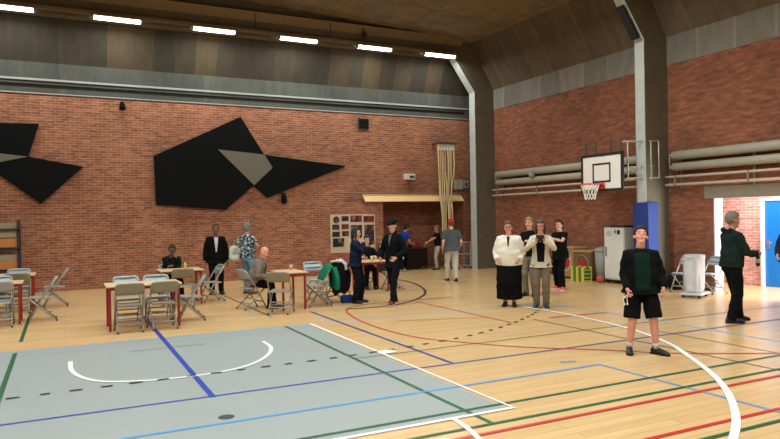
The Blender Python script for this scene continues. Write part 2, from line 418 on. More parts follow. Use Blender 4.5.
# portal frames
def frame_poly():
    R = [(XR - .002, 0), (XR - .002, 6.06), (12.32, ZC(12.32) - .004)]
    Lp = [(4.2 - x, z) for x, z in R][::-1]
    inner_l = [(4.2 - 12.43, 0), (4.2 - 12.43, 5.94), (4.2 - 11.66, 7.0)]
    inner_r = [(11.66, 7.0), (12.43, 5.94), (12.43, 0)]
    return R + [(2.1, ZC(2.1) - .004)] + Lp + inner_l + inner_r
for y in (18.25, 11.13, 4.0, -3.1):
    y1 = y + (.33 if y > 15 else .28)
    f = struct('concrete_frame', prism(NB(), frame_poly(), 'y', y, y1), m_frame)
    bm = NB()
    box(bm, 12.415, 12.43, y, y1, 0, 5.945)
    prism(bm, [(12.43, 5.94), (11.66, 7.0), (11.648, 6.99), (12.415, 5.935)], 'y', y, y1)
    o = obj('pale_face', bm, m_white_conc, f); o['label'] = 'pale front face of the concrete frame'
# haunch strip where the end beam meets the ceiling
bm = NB(); prism(bm, [(18.25, 7.42), (18.25, 7.60), (18.0, 7.62)], 'x', -8, 11.9)
struct('trim_7', bm, mat((128, 108, 78), .8, 0, .2, 4))
struct('baseboard_right', B1(XR - .02, XR, OY1, 18.2, 0, .08), mat((60, 44, 36), .7))

# ------------------------------------------------------------------ lamps of the end beam
m_tray = mat((120, 104, 78), .6, 0, .15, 3)
tr = tag(obj('cable_tray', B1(-8, 11.6, 18.04, 18.16, 7.05, 7.13), m_tray), 'long brown cable tray along the end beam above the strip lamps', 'cable tray')
for x in (4.95, 7.2, 8.3): obj('hanger_rod', tube(NB(), [(x, 18.06, 7.13), (x, 18.06, 7.62)], .012, seg=6), mat((40, 34, 28), .6), tr)
obj('junction_box', B1(8.24, 8.36, 18.0, 18.1, 7.28, 7.42), mat((40, 34, 28), .6), tr)
m_lampE = emit('lamp_diffuser', (255, 250, 240), 9.0)
m_lampB = mat((150, 146, 138), .5)
LAMPX = [-1.1, 1.35, 3.8, 6.21, 8.65, 10.98]
where = ['leftmost strip lamp, cut off by the picture edge', 'second strip lamp from the left under the end beam', 'third strip lamp from the left under the end beam',
         'fourth strip lamp from the left under the end beam', 'fifth strip lamp, next to last before the corner column', 'strip lamp closest to the white corner column']
for i, x in enumerate(LAMPX):
    t = thing('strip_lamp', 'glowing white ' + where[i], 'lamp', (x, 18.1, 7.05), 0, 'strip lamps under the end beam')
    obj('diffuser', B1(-.56, .56, -.08, .06, -.105, -.03), m_lampE, t, bevel=.02)
    bm = NB(); box(bm, -.58, .58, -.10, .08, -.03, 0); box(bm, -.585, -.56, -.09, .07, -.11, -.03); box(bm, .56, .585, -.09, .07, -.11, -.03)
    obj('housing', bm, m_lampB, t)

# ------------------------------------------------------------------ things on the back wall
m_blk = mat((8, 10, 11), .75, 0, .2, 2, 0, 'black_panel')
m_tan = mat((100, 95, 83), .75, 0, .1, 20, .1, 'grey_felt')
m_blk.node_tree.nodes['Principled BSDF'].inputs['Specular IOR Level'].default_value = .12
def panel(parent, name, poly, y0, y1, m):
    return obj(name, prism(NB(), poly, 'y', y0, y1), m, parent)
def pc(x, y, Y=YB):            # (x, z) already in metres
    return (x, y)
t = thing('wall_sculpture', 'large black angular wall sculpture with a grey facet in the middle', 'sculpture', (0, 0, 0))
panel(t, 'body_panel', [(2.31, 3.62), (4.74, 4.83), (5.43, 3.74), (4.05, 3.85), (5.10, 2.81), (4.26, 2.09), (2.34, 2.26)], YB - .12, YB - .004, m_blk)
panel(t, 'tail_panel', [(5.43, 3.73), (8.08, 3.44), (5.52, 2.45), (5.11, 2.81), (5.68, 3.34)], YB - .13, YB - .004, m_blk)
panel(t, 'facet', [(4.06, 3.845), (5.43, 3.735), (5.68, 3.345), (5.105, 2.815)], YB - .14, YB - .004, m_tan)
t = thing('wall_sculpture', 'black angular wall sculpture cut off by the left picture edge', 'sculpture', (0, 0, 0))
panel(t, 'body_panel', [(-.5, 4.37), (-3.2, 4.3), (-3.0, 3.6), (-1.4, 3.62), (-.75, 3.53)], YB - .12, YB - .004, m_blk)
panel(t, 'tail_panel', [(-.74, 3.51), (.52, 3.28), (-.49, 2.30), (-1.42, 3.05), (-1.6, 3.3)], YB - .13, YB - .004, m_blk)
panel(t, 'facet', [(-.76, 3.515), (-1.42, 3.58), (-2.2, 3.6), (-1.9, 3.2), (-1.6, 3.3)], YB - .14, YB - .004, m_tan)
# small black spotlight below the concrete band
t = thing('spotlight', 'small black spotlight on the brick wall under the concrete band', 'spotlight', (1.51, YB, 4.98))
obj('bracket', B1(-.03, .03, -.12, -.004, .03, .10), m_blk, t)
obj('lamp_housing', tube(NB(), [(0, -.13, .06), (0, -.14, -.04), (0, -.15, -.13)], [.06, .075, .085]), m_blk, t, True)
t = thing('wall_vent', 'small square black loudspeaker grille high on the brick wall', 'vent', (8.75, YB, 4.83))
obj('housing', B1(-.19, .19, -.05, -.004, -.17, .17), mat((58, 60, 60), .6), t)
bm = NB()
for k in range(7): box(bm, -.165, .165, -.062, -.05, -.15 + k * .044, -.12 + k * .044)
obj('grille', bm, m_blk, t)
t = thing('spotlight', 'little black spotlight just below the big black wall sculpture', 'spotlight', (6.02, YB, 2.45))
obj('bracket', B1(-.03, .03, -.1, -.004, .06, .12), m_blk, t)
obj('lamp_housing', tube(NB(), [(0, -.11, .12), (0, -.12, 0), (0, -.13, -.16)], [.07, .085, .09]), m_blk, t, True)
# white junction box on a conduit
t = thing('sensor_box', 'white box on a thin pipe above the wooden pelmet', 'box', (10.39, YB, 3.13))
obj('housing', B1(-.2, .2, -.12, -.004, -.1, .1), mat((206, 204, 196), .5), t, bevel=.01)
obj('lens', B1(-.02, .17, -.13, -.12, -.04, .04), mat((70, 74, 76), .3), t)
obj('conduit', tube(NB(), [(0, -.03, -.1), (0, -.03, -.56)], .025), mat((110, 66, 48), .6), t)
t = thing('switch_box', 'grey electrical box pair on the wall beside the corner column', 'electrical box', (12.45, YB, 2.88))
obj('housing', B1(-.28, .02, -.12, -.004, -.16, .18), mat((166, 162, 150), .5), t, bevel=.01)
obj('small_housing', B1(.07, .28, -.1, -.004, -.12, .14), mat((150, 148, 140), .5), t, bevel=.01)
obj('switch', B1(.13, .2, -.115, -.1, -.03, .06), mat((50, 52, 56), .4), t)
tag(obj('wall_conduit', tube(NB(), [(7.9, YB - .05, 2.58), (12.5, YB - .05, 2.58)], .022), mat((124, 96, 78), .6)), 'thin pipe running along the brick wall above the wooden pelmet', 'pipe')
# wooden pelmet over the recess
t = thing('wooden_pelmet', 'pale wooden sloping pelmet above the dark recess', 'pelmet', (0, 0, 0))
obj('board', prism(NB(), [(YB - .004, 2.52), (YB - .21, 2.30), (YB - .23, 2.31), (YB - .004, 2.545)], 'x', 8.68, 12.45), mat((226, 186, 128), .55, 0, .12, 5, 0, 'pine'), t)
for x in (9.6, 11.0): obj('bracket', prism(NB(), [(YB - .004, 2.51), (YB - .19, 2.30), (YB - .004, 2.30)], 'x', x, x + .03), mat((90, 80, 66), .6), t)
# climbing ropes
m_rope = mat((204, 184, 140), .9, 0, .2, 40, .4, 'hemp')
t = thing('climbing_rope_bundle', 'bundle of pale climbing ropes hanging beside the corner column', 'ropes', (11.62, 18.85, 0))
bm = NB(); box(bm, -.36, .36, -.06, .06, 4.22, 4.29); box(bm, -.3, -.24, .0, .396, 4.24, 4.28); box(bm, .24, .3, .0, .396, 4.24, 4.28)
obj('bracket', bm, mat((70, 62, 58), .5), t)
for k in range(9):
    u = k / 8 - .5
    x0 = u * .62; x1 = u * .34 + random.uniform(-.03, .03); yy = random.uniform(-.05, .05)
    pts = spline([(x0, 0, 4.24), (x0 * .96, yy, 3.4), (u * .5 + random.uniform(-.03, .03), -yy, 2.6), (u * .4, yy, 1.9), (x1, yy, 1.15 + random.uniform(-.1, .1))], 6)
    r = obj('rope', tube(NB(), pts, .024, seg=8), m_rope, t, True)
bm = NB()
for k in range(6): box(bm, -.3 + k * .105, -.215 + k * .105, -.035, .035, 4.02, 4.23)
obj('rope_clamp', bm, mat((214, 210, 196), .7), t)
# photo board
t = thing('photo_board', 'white notice board with dark photographs on the brick wall', 'notice board', (0, 0, 0))
PX = lambda u: 7.55 + (u - 40) / 395 * 1.56
PZ = lambda v: 1.905 - (v - 45) / 345 * 1.22
obj('board', B1(7.55, 9.11, YB - .03, YB - .004, .685, 1.905), mat((196, 176, 150), .7, 0, .05), t, bevel=.004)
m_ph = [spots('print', (58, 34, 30), [(96, 50, 40), (34, 26, 26), (120, 84, 66)], 9), spots('print', (34, 30, 32), [(60, 52, 50), (28, 24, 26), (110, 100, 90)], 8), spots('print', (120, 48, 38), [(86, 34, 30), (60, 30, 28), (150, 90, 66)], 8)]
for i, (a, b, c, e, k) in enumerate([(137, 198, 60, 105, 1), (213, 315, 55, 115, 2), (330, 425, 62, 120, 2), (55, 115, 135, 180, 1), (137, 198, 132, 178, 2),
        (213, 315, 142, 262, 1), (335, 425, 142, 325, 0), (55, 118, 198, 245, 1), (140, 198, 195, 240, 0), (58, 156, 258, 335, 1)]):
    obj('photograph', B1(PX(a), PX(b), YB - .036, YB - .03, PZ(e), PZ(c)), m_ph[k], t)
bm = NB(); bmesh.ops.create_cone(bm, cap_ends=True, segments=20, radius1=.11, radius2=.11, depth=.006, matrix=Matrix.Translation((PX(91), YB - .033, PZ(92))) @ Matrix.Rotation(PI / 2, 4, 'X'))
obj('round_photograph', bm, m_ph[0], t)
# equipment rack by the far left edge
t = thing('chair_trolley', 'tall dark storage rack holding wooden panels against the left brick wall', 'rack', (0, 0, 0))
m_dk = mat((34, 34, 36), .5); m_or = mat((186, 122, 62), .55, 0, .15, 5); m_bg = mat((150, 134, 108), .6)
bm = NB()
for x in (-2.4, -1.0):
    for y in (18.3, 18.9): box(bm, x, x + .05, y, y + .05, .06, 1.88)
for z in (.1, .62, 1.14, 1.62):
    box(bm, -2.4, -.95, 18.3, 18.35, z, z + .04); box(bm, -2.4, -.95, 18.9, 18.95, z, z + .04); box(bm, -1.0, -.95, 18.3, 18.95, z, z + .04)
obj('rack_frame', bm, m_dk, t)
for z, mm in ((.16, m_or), (.46, m_bg), (.68, m_or), (.90, m_bg), (1.22, m_or), (1.46, m_bg), (1.68, m_bg)):
    obj('panel', B1(-2.34, -1.02, 18.37, 18.88, z, z + (.22 if mm is m_or else .14)), mm, t, bevel=.01)
for x in (-2.38, -.98):
    for y in (18.32, 18.92):
        bm = NB(); bmesh.ops.create_cone(bm, cap_ends=True, segments=14, radius1=.035, radius2=.035, depth=.03, matrix=Matrix.Translation((x, y, .036)) @ Matrix.Rotation(PI / 2, 4, 'Y')); obj('wheel', bm, m_dk, t)

# ------------------------------------------------------------------ things on the right wall
m_pipe = mat((168, 164, 148), .5, 0, .12, 4); m_rail = mat((198, 184, 164), .45); m_galv = mat((150, 148, 138), .4, .5)
def guard_rail(label, y0, y1, knob):
    t = thing('guard_rail', label, 'rail', (XR, 0, 0))
    X = -.16
    obj('upper_pipe', tube(NB(), [(X, y0, 3.15), (X, y1 - .2, 3.15)], .105, cap=.2), m_pipe, t, True)
    obj('lower_pipe', tube(NB(), [(X, y0, 2.88), (X, y1 - .2, 2.88)], .095, cap=.2), m_pipe, t, True)
    obj('upper_rail', tube(NB(), [(X - .05, y0, 2.65), (X - .05, y1, 2.65)], .028), m_rail, t, True)
    obj('lower_rail', tube(NB(), [(X - .05, y0, 2.46), (X - .05, y1, 2.46)], .032), m_rail, t, True)
    n = max(2, int((y1 - y0) / 1.7)); 
    for k in range(n + 1):
        y = y0 + .25 + (y1 - .3 - y0 - .25) * k / n
        bm = NB(); box(bm, -.03, -.004, y - .03, y + .03, 2.38, 3.3)
        for z in (2.46, 2.65, 2.88, 3.15): box(bm, -.21 if z < 2.8 else -.16, -.02, y - .012, y + .012, z - .012, z + .012)
        box(bm, -.255, -.24, y - .02, y + .02, 2.43, 2.68)
        obj('bracket', bm, m_galv, t)
    bm = NB()
    for z in (3.15, 2.88): ball(bm, (X, y1 - .12, z), .045)
    tube(bm, [(X, y1 - .08, 2.82), (X, y1 - .08, 3.2)], .018)
    obj('end_fitting', bm, m_galv, t, True)
    if knob: obj('knob', ball(NB(), (X - .08, knob, 3.02), .11), m_galv, t, True)
guard_rail('grey pipes and pale rails on the brick wall behind the basketball hoop', 11.5, 18.1, 16.0)
guard_rail('grey pipes and pale rails on the brick wall above the lobby opening', 5.0, 11.05, None)

# basketball hoop
t = thing('basketball_hoop', 'basketball backboard with red rim and white net beside the concrete column', 'basketball hoop', (11.9, 12.03, 0))
m_w = mat((232, 230, 222), .4, 0, .03); m_bk = mat((22, 22, 24), .5); m_red = mat((206, 52, 40), .4)
hy = .685; z0, z1 = 2.36, 3.275
obj('backboard', B1(-.0, .03, -hy, hy, z0, z1), m_w, t)
bm = NB(); b_ = .055
box(bm, -.012, .035, -hy - .01, -hy + b_, z0 - .01, z1 + .01); box(bm, -.012, .035, hy - b_, hy + .01, z0 - .01, z1 + .01)
box(bm, -.012, .035, -hy + b_, hy - b_, z0 - .01, z0 + b_); box(bm, -.012, .035, -hy + b_, hy - b_, z1 - b_, z1 + .01)
obj('border', bm, m_bk, t)
bm = NB(); a = .30; s0, s1 = 2.57, 3.05; b_ = .045
box(bm, -.006, -.001, -a, -a + b_, s0, s1); box(bm, -.006, -.001, a - b_, a, s0, s1); box(bm, -.006, -.001, -a + b_, a - b_, s0, s0 + b_); box(bm, -.006, -.001, -a + b_, a - b_, s1 - b_, s1)
obj('target_square', bm, m_bk, t)
RZ = 2.53; rr = .225; rc = V((-.38, 0.0, RZ))
bm = NB(); bmesh.ops.create_circle(bm, segments=4, radius=.001)
bm.free(); bm = NB()
ring = [rc + V((math.cos(k / 28 * 2 * PI) * rr, math.sin(k / 28 * 2 * PI) * rr, 0)) for k in range(29)]
tube(bm, ring, .012, ref=(0, 0, 1), seg=8, cap=0)
box(bm, -.16, -.012, -.09, .09, RZ - .02, RZ + .008); box(bm, -.03, -.012, -.12, .12, RZ - .12, RZ + .03)
obj('rim', bm, m_red, t, True)
bm = NB()
def npt(a, lv):
    r = [rr - .005, .19, .155, .13, .125][lv]; return rc + V((math.cos(a) * r, math.sin(a) * r, -[.01, .1, .2, .3, .38][lv]))
nn = 12
for k in range(nn):
    for sgn in (1, -1):
        tube(bm, [npt((k + sgn * .5 * lv) / nn * 2 * PI, lv) for lv in range(5)], .007, seg=5)
obj('net', bm, mat((226, 222, 212), .8), t)
bm = NB()
for y in (-.25, .25): box(bm, .035, .075, y - .02, y + .02, 2.45, 3.62)
box(bm, .035, .075, -.5, .5, 2.62, 2.66); box(bm, .035, .075, -.5, .5, 3.02, 3.06); box(bm, .035, .07, .55, .6, 2.6, 3.62); box(bm, .035, .07, -.6, -.55, 2.6, 3.62)
obj('back_frame', bm, mat((86, 80, 70), .5, .3), t)
# hinged arm frame reaching round the column
A = V((.06, -.55, 0)); C = V((.85, -1.0, 0))
bm = NB()
def P3(f, z): return A.lerp(C, f) + V((0, 0, z))
for z in (2.64, 3.52): tube(bm, [P3(0, z), P3(1, z)], .02, seg=8)
for f_ in (0.02, .2, .8, 1): tube(bm, [P3(f_, 2.64), P3(f_, 3.52)], .02, seg=8)
tube(bm, [P3(0, 2.9), P3(.85, 2.92)], .016, seg=8); tube(bm, [P3(.25, 2.85), P3(.78, 2.6)], .01, seg=6)
for z in (2.7, 3.2): tube(bm, [P3(.8, z), P3(.8, z) + V((0.02, .135, 0))], .03, seg=8)
obj('arm_frame', bm, mat((168, 164, 150), .4, .4), t, True)
# blue pad round the column
t = thing('column_pad', 'blue protective padding wrapped round the foot of the concrete column', 'pad', (0, 0, 0))
obj('pad', prism(NB(), [(12.34, 11.0), (12.68, 11.0), (12.68, 11.126), (12.41, 11.126), (12.41, 11.47), (12.34, 11.47)], 'z', .08, 2.06), mat((26, 54, 128), .6, 0, .06, name='blue_vinyl'), t, bevel=.02)
# loudspeaker on the sloped part of the column
t = thing('loudspeaker', 'black loudspeaker mounted on the sloping part of the concrete column', 'loudspeaker', (12.13, 11.13, 6.37))
ang = math.atan2(11.66 - 12.43, 7.0 - 5.94)
M = Matrix.Rotation(ang, 4, 'Y')
obj('cabinet', B1(-.14, -.06, .03, .24, -.44, .44, M=M), mat((26, 34, 42), .5), t, bevel=.015)
obj('grille', B1(-.15, -.14, .05, .22, -.41, .41, M=M), mat((22, 25, 28), .7, bump=.3, scale=60), t)
obj('mount', B1(-.06, -.012, .06, .2, -.06, .06, M=M), mat((90, 88, 84), .5, .5), t)

# wheeled cabinet, bins and boxes along the right wall
t = thing('white_cabinet', 'tall white wheeled cabinet standing by the blue padded column', 'cabinet', (0, 0, 0))
obj('body', B1(12.6, 13.1, 12.0, 12.68, .1, 1.44), mat((208, 212, 208), .45, 0, .04), t, bevel=.015)
obj('door', B1(12.585, 12.599, 12.03, 12.65, .14, 1.40), mat((222, 224, 218), .45, 0, .04), t, bevel=.004)
obj('handle', B1(12.56, 12.584, 12.58, 12.61, .7, .95), mat((120, 122, 124), .4), t)
o = obj('label_plate', B1(12.578, 12.584, 12.12, 12.22, 1.27, 1.38), mat((30, 44, 90), .5), t); o['label'] = 'dark blue sticker'
o = obj('label_plate', B1(12.578, 12.584, 12.27, 12.31, 1.29, 1.38), mat((40, 40, 44), .5), t)
o = obj('ventilation_grille', B1(12.579, 12.584, 12.4, 12.58, 1.22, 1.36), mat((188, 190, 186), .5), t)
obj('top_tray', B1(12.62, 13.08, 12.02, 12.5, 1.44, 1.49), mat((38, 40, 44), .5), t)
for x in (12.66, 13.04):
    for y in (12.06, 12.62):
        bm = NB(); bmesh.ops.create_cone(bm, cap_ends=True, segments=16, radius1=.05, radius2=.05, depth=.035, matrix=Matrix.Translation((x, y, .05)) @ Matrix.Rotation(PI / 2, 4, 'Y')); obj('wheel', bm, m_bk, t)
m_kraft = mat((158, 124, 84), .7, 0, .1, 6); m_kraft2 = mat((112, 82, 56), .7, 0, .1, 6)
def apple_bin(label, y0, y1, zt, mm, logo_ring):
    t = thing('apple_bin', label, 'bin', (0, 0, 0)); X = 12.62; yc = (y0 + y1) / 2; zc = zt * .55
    obj('body', B1(X, 13.12, y0, y1, .05, zt), mm, t, bevel=.01)
    obj('lid', B1(X - .012, 13.13, y0 - .01, y1 + .01, zt, zt + .04), mat((176, 146, 100), .6), t, bevel=.008)
    obj('plinth', B1(X + .02, 13.1, y0 + .01, y1 - .01, 0, .05), mat((40, 30, 26), .7), t)
    R_ = .23
    bm = NB(); rp = [V((X - .006, yc + math.cos(k / 28 * 2 * PI) * R_, zc + math.sin(k / 28 * 2 * PI) * R_ * 1.12)) for k in range(29)]
    tube(bm, rp, .014, ref=(1, 0, 0), seg=6, cap=0); obj('logo_ring', bm, logo_ring, t)
    q = []
    for k in range(28):
        a = k / 28 * 2 * PI; r = .155 * (1 + .12 * math.cos(2 * a) - .14 * max(0, math.sin(a)) ** 8 * 1.4)
        q.append((yc + math.cos(a) * r, zc - .01 + math.sin(a) * r * 1.08))
    obj('logo_fruit', prism(NB(), q, 'x', X - .008, X - .001), mat((172, 40, 40), .5), t)
    obj('logo_leaf', prism(NB(), [(yc, zc + .13), (yc - .07, zc + .15), (yc - .09, zc + .2), (yc - .03, zc + .185)], 'x', X - .008, X - .001), mat((172, 40, 40), .5), t)
apple_bin('light brown bin with a red fruit emblem in a pale ring', 13.86, 14.52, .84, m_kraft, mat((214, 204, 180), .6))
apple_bin('darker brown bin with a red fruit emblem beside the striped crate', 13.2, 13.84, .76, m_kraft2, mat((150, 130, 104), .6))
t = thing('striped_crate', 'yellow and green striped crate on the floor before the brown bins', 'crate', (12.38, 13.3, 0))
my, mg = mat((222, 184, 60), .5), mat((36, 130, 74), .5)
obj('base', B1(-.14, .14, -.25, .25, .005, .04), my, t)
for k in range(5):
    y = -.24 + k * .1
    obj('side_slat', B1(-.15, -.12, y, y + .085, .0, .40), (mg, my)[(k + 1) % 2], t, bevel=.006)
    obj('side_slat', B1(.12, .15, y, y + .085, .0, .40), (mg, my)[(k + 1) % 2], t, bevel=.006)
for z in (.1, .2, .3): obj('rung', B1(-.118, .118, -.245, -.225, z, z + .025), my, t)
obj('end_panel', B1(-.118, .118, .22, .245, .04, .36), my, t)
obj('end_panel', B1(-.118, .118, -.222, -.205, .04, .36), mg, t)
t = thing('grey_bin', 'grey plastic bin between the striped crate and the white cabinet', 'bin', (12.82, 12.98, 0))
obj('body', tube(NB(), [(0, 0, 0.01), (0, 0, .4), (0, 0, .8)], [(.16, .16), (.18, .18), (.195, .195)], seg=20, cap=0), mat((140, 142, 132), .5), t, True)
obj('lid', tube(NB(), [(0, 0, .8), (0, 0, .85), (0, 0, .88)], [(.21, .21), (.21, .21), (.15, .15)], seg=20), mat((156, 158, 148), .5), t, True)
tag(obj('red_ball', ball(NB(), (12.72, 12.72 + .0, .0), .1, seg=18, rng=12), mat((190, 80, 76), .5), None, True, loc=(-.22, .02, .101)), 'small red ball on the floor in front of the grey bin', 'ball')
def bag(label, loc, size, c, strap):
    t = thing('sports_bag', label, 'bag', loc)
    bm = NB(); w_, d_, h_ = size
    tube(bm, [(-w_ / 2, 0, h_ * .45), (-w_ * .4, 0, h_ * .5), (0, 0, h_ * .52), (w_ * .4, 0, h_ * .5), (w_ / 2, 0, h_ * .42)], [(d_ * .36, h_ * .36), (d_ * .48, h_ * .46), (d_ * .5, h_ * .5), (d_ * .48, h_ * .46), (d_ * .34, h_ * .34)], ref=(0, 1, 0), seg=16)
    me = remesh(bm, .02, 2, .03, 6, loc[0])
    zmin = min(v.co.z for v in me.vertices)
    for v in me.vertices: v.co.z -= zmin
    obj('body', me, cloth(c), t, True)
    obj('strap', tube(NB(), spline([(-w_ * .25, -d_ * .2, h_ * .85), (-w_ * .12, -d_ * .1, h_ * 1.12), (w_ * .12, -d_ * .1, h_ * 1.12), (w_ * .25, -d_ * .2, h_ * .85)], 5), .014, seg=8), cloth(strap), t, True)
bag('black bag lying on the floor left of the lobby opening', (12.86, 10.62, 0), (.5, .5, .36), (26, 24, 26), (40, 38, 40))
bag('dark red bag on the floor behind the woman in the white cardigan', (12.3, 15.9, 0), (.55, .4, .38), (128, 34, 36), (60, 30, 30))

# bag holder on wheels
t = thing('bag_trolley', 'wheeled bag stand with a translucent white plastic bag', 'bin', (12.0, 9.5, 0), math.radians(20))
bm = NB(); box(bm, -.29, .29, -.22, .22, .06, .1)
obj('base', bm, mat((196, 200, 200), .5), t, bevel=.01)
bm = NB(); tube(bm, bend([(-.17, .16, .1), (-.17, .16, .86), (.17, .16, .86), (.17, .16, .1)], .05), .013, seg=8)
ringp = [V((.2 * math.cos(k / 24 * 2 * PI), .16 * math.sin(k / 24 * 2 * PI), .85)) for k in range(25)]
tube(bm, ringp, .012, ref=(0, 0, 1), seg=8, cap=0)
obj('stand_frame', bm, mat((190, 192, 190), .4, .5), t, True)
bm = NB(); tube(bm, [(0, 0, .13), (0, 0, .2), (0, 0, .5), (0, 0, .78), (0, 0, .87), (0, 0, .9)], [(.235, .17), (.25, .18), (.26, .19), (.27, .2), (.29, .215), (.27, .2)], seg=28, cap=.05)
me = remesh(bm, .015, 1)
for v in me.vertices:
    k_ = noise.noise(V((v.co.x * 13, v.co.y * 13, v.co.z * 2.6))) * .05 + noise.noise(v.co * 11) * .012
    v.co.x *= 1 + k_ * 2.2; v.co.y *= 1 + k_ * 2.2
obj('plastic_bag', me, film(), t, True)
for x in (-.21, .21):
    for y in (-.16, .16):
        bm = NB(); bmesh.ops.create_cone(bm, cap_ends=True, segments=12, radius1=.03, radius2=.03, depth=.025, matrix=Matrix.Translation((x, y, .03)) @ Matrix.Rotation(PI / 2, 4, 'Y')); obj('wheel', bm, m_bk, t)

# ------------------------------------------------------------------ folding chairs and tables
m_steel = mat((152, 149, 138), .4, .35, .1, 10); m_seat_beige = mat((134, 127, 108), .5, 0, .08); m_seat_blue = mat((160, 176, 186), .4, 0, .05); m_seat_grey = mat((150, 154, 152), .42, .1, .06)
def make_chair(label, bmat, loc, rz):
    """faces local +Y"""
    t = thing('folding_chair', label, 'chair', loc, rz, 'folding chairs in the hall')
    w = .215
    bm = NB(); tube(bm, bend([(-w, .21, .015), (-w, -.02, .44), (-w + .005, -.235, .79), (w - .005, -.235, .79), (w, -.02, .44), (w, .21, .015)], .07), .0145, seg=8)
    obj('front_frame', bm, m_steel, t, True)
    bm = NB()
    for s in (-1, 1): tube(bm, [(s * (w - .026), .19, .425), (s * (w - .026), -.25, .015)], .0135, seg=8)
    tube(bm, [(-w + .026, .18, .415), (w - .026, .18, .415)], .011, seg=8)
    obj('rear_frame', bm, m_steel, t, True)
    bm = NB(); prism(bm, [(-.205, .42), (-.19, .436), (.16, .452), (.2, .444), (.205, .43), (.16, .434), (-.18, .415)], 'x', -w + .03, w - .03)
    obj('seat', bm, bmat, t, bevel=.006)
    bm = NB()
    n = 8; rows = []
    d = V((0, -.215, .35)).normalized()
    for j, (zz, ins) in enumerate(((.62, .012), (.66, 0), (.76, 0), (.80, .02), (.815, .07))):
        row = []
        for k in range(n + 1):
            u = k / n * 2 - 1; y = -.02 - (zz - .44) * .615 - .028 * (1 - u * u)
            row.append((u * (w + .012 - ins), y, zz))
        rows.append(row)
    F = [[bm.verts.new(V(p)) for p in r] for r in rows]; Bk = [[bm.verts.new(V(p) + V((0, -.02, -.008))) for p in r] for r in rows]
    nr = len(rows)
    for j in range(nr - 1):
        for k in range(n):
            bm.faces.new([F[j][k], F[j][k + 1], F[j + 1][k + 1], F[j + 1][k]]); bm.faces.new([Bk[j][k], Bk[j + 1][k], Bk[j + 1][k + 1], Bk[j][k + 1]])
    for k in range(n):
        bm.faces.new([F[0][k], Bk[0][k], Bk[0][k + 1], F[0][k + 1]]); bm.faces.new([F[-1][k], F[-1][k + 1], Bk[-1][k + 1], Bk[-1][k]])
    for j in range(nr - 1):
        bm.faces.new([F[j][0], F[j + 1][0], Bk[j + 1][0], Bk[j][0]]); bm.faces.new([F[j][n], Bk[j][n], Bk[j + 1][n], F[j + 1][n]])
    obj('backrest', bm, bmat, t, True)
    for p, q in (((.155, .12),) * 2, ((-.17, .12),) * 2):
        pass
    def cb(y, z, ww): obj('crossbar', tube(NB(), [(-ww, y, z), (ww, y, z)], .0135, seg=8), m_steel, t, True)
    cb(.14, .145, w); cb(-.165, .13, w - .026); cb(-.075, .22, w - .026); cb(-.175, .69 - .0, w)
    for x, y in ((-w, .21), (w, .21), (-w + .026, -.25), (w - .026, -.25)):
        obj('foot_cap', tube(NB(), [(x, y, .001), (x, y, .035)], .017, seg=8, cap=0), mat((60, 58, 54), .7), t)
    return t
first = [None]
_cm = {'beige': m_seat_beige, 'blue': m_seat_blue, 'grey': m_seat_grey}
def chair(label, x, y, face, colour):
    """face: heading in degrees, 0 = +Y (towards the back wall), 90 = -X"""
    rz = math.radians(face)
    if first[0] is None: first[0] = make_chair(label, _cm[colour], (x, y, 0), rz); return first[0]
    return dup(first[0], (x, y, 0), rz, label, 'folding chairs in the hall', {'seat': _cm[colour], 'backrest': _cm[colour]})
m_top = mat((206, 180, 140), .45, 0, .06, 4); m_tred = mat((140, 28, 30), .4, 0, .08)
def table(label, x0, x1, y0, y1):
    t = thing('folding_table', label, 'table', ((x0 + x1) / 2, (y0 + y1) / 2, 0), 0, 'red legged tables in the hall')
    a, b = (x1 - x0) / 2, (y1 - y0) / 2
    obj('table_top', B1(-a, a, -b, b, .725, .75), m_top, t, bevel=.004)
    bm = NB(); box(bm, -a + .03, a - .03, -b + .04, -b + .07, .675, .725); box(bm, -a + .03, a - .03, b - .07, b - .04, .675, .725); box(bm, -a + .04, -a + .07, -b + .07, b - .07, .675, .725); box(bm, a - .07, a - .04, -b + .07, b - .07, .675, .725)
    obj('apron', bm, m_tred, t)
    for sx in (-1, 1):
        for sy in (-1, 1):
            cx, cy = sx * (a - .055), sy * (b - .055)
            obj('leg', B1(cx - .02, cx + .02, cy - .02, cy + .02, 0, .69), m_tred, t, bevel=.004)
    return t
table('long table with red legs at the near left, four chairs around it', .62, 1.82, 11.62, 12.36)
table('red legged table where the seated man rests his hand on his chin', 1.82, 2.72, 14.42, 15.12)
table('nearer of two red legged tables at the left picture edge', -1.95, -.66, 13.42, 14.02)
table('farther of two red legged tables at the left picture edge', -1.75, -.52, 15.3, 16.0)
table('square table with red legs in front of the seated bald person', 3.80, 4.36, 12.35, 13.2)
table('red legged table behind the woman in navy with hand at mouth', 6.36, 7.14, 14.2, 14.9)
# around the near table
chair('beige folding chair, left one of two with their backs to us at near table', .96, 11.62 - .04, 0, 'beige')
chair('beige folding chair, right one of two with their backs to us at near table', 1.49, 11.60, 4, 'beige')
chair('pale blue folding chair, left one on the far side of the near table', 1.02, 12.62, 180, 'blue')
chair('pale blue folding chair, right one on the far side of the near table', 1.53, 12.60, 178, 'blue')
chair('folding chair standing sideways at the right end of the near table', 2.05, 12.25, 82, 'grey')
chair('beige folding chair with back to us before the table of the chin resting man', 2.25, 14.25, -8, 'beige')
chair('grey folding chair standing sideways in front of the man in the dark suit', 2.92, 14.75, 97, 'grey')
chair('folding chair under the seated man with his hand on his chin', 2.16, 15.55, 176, 'grey')
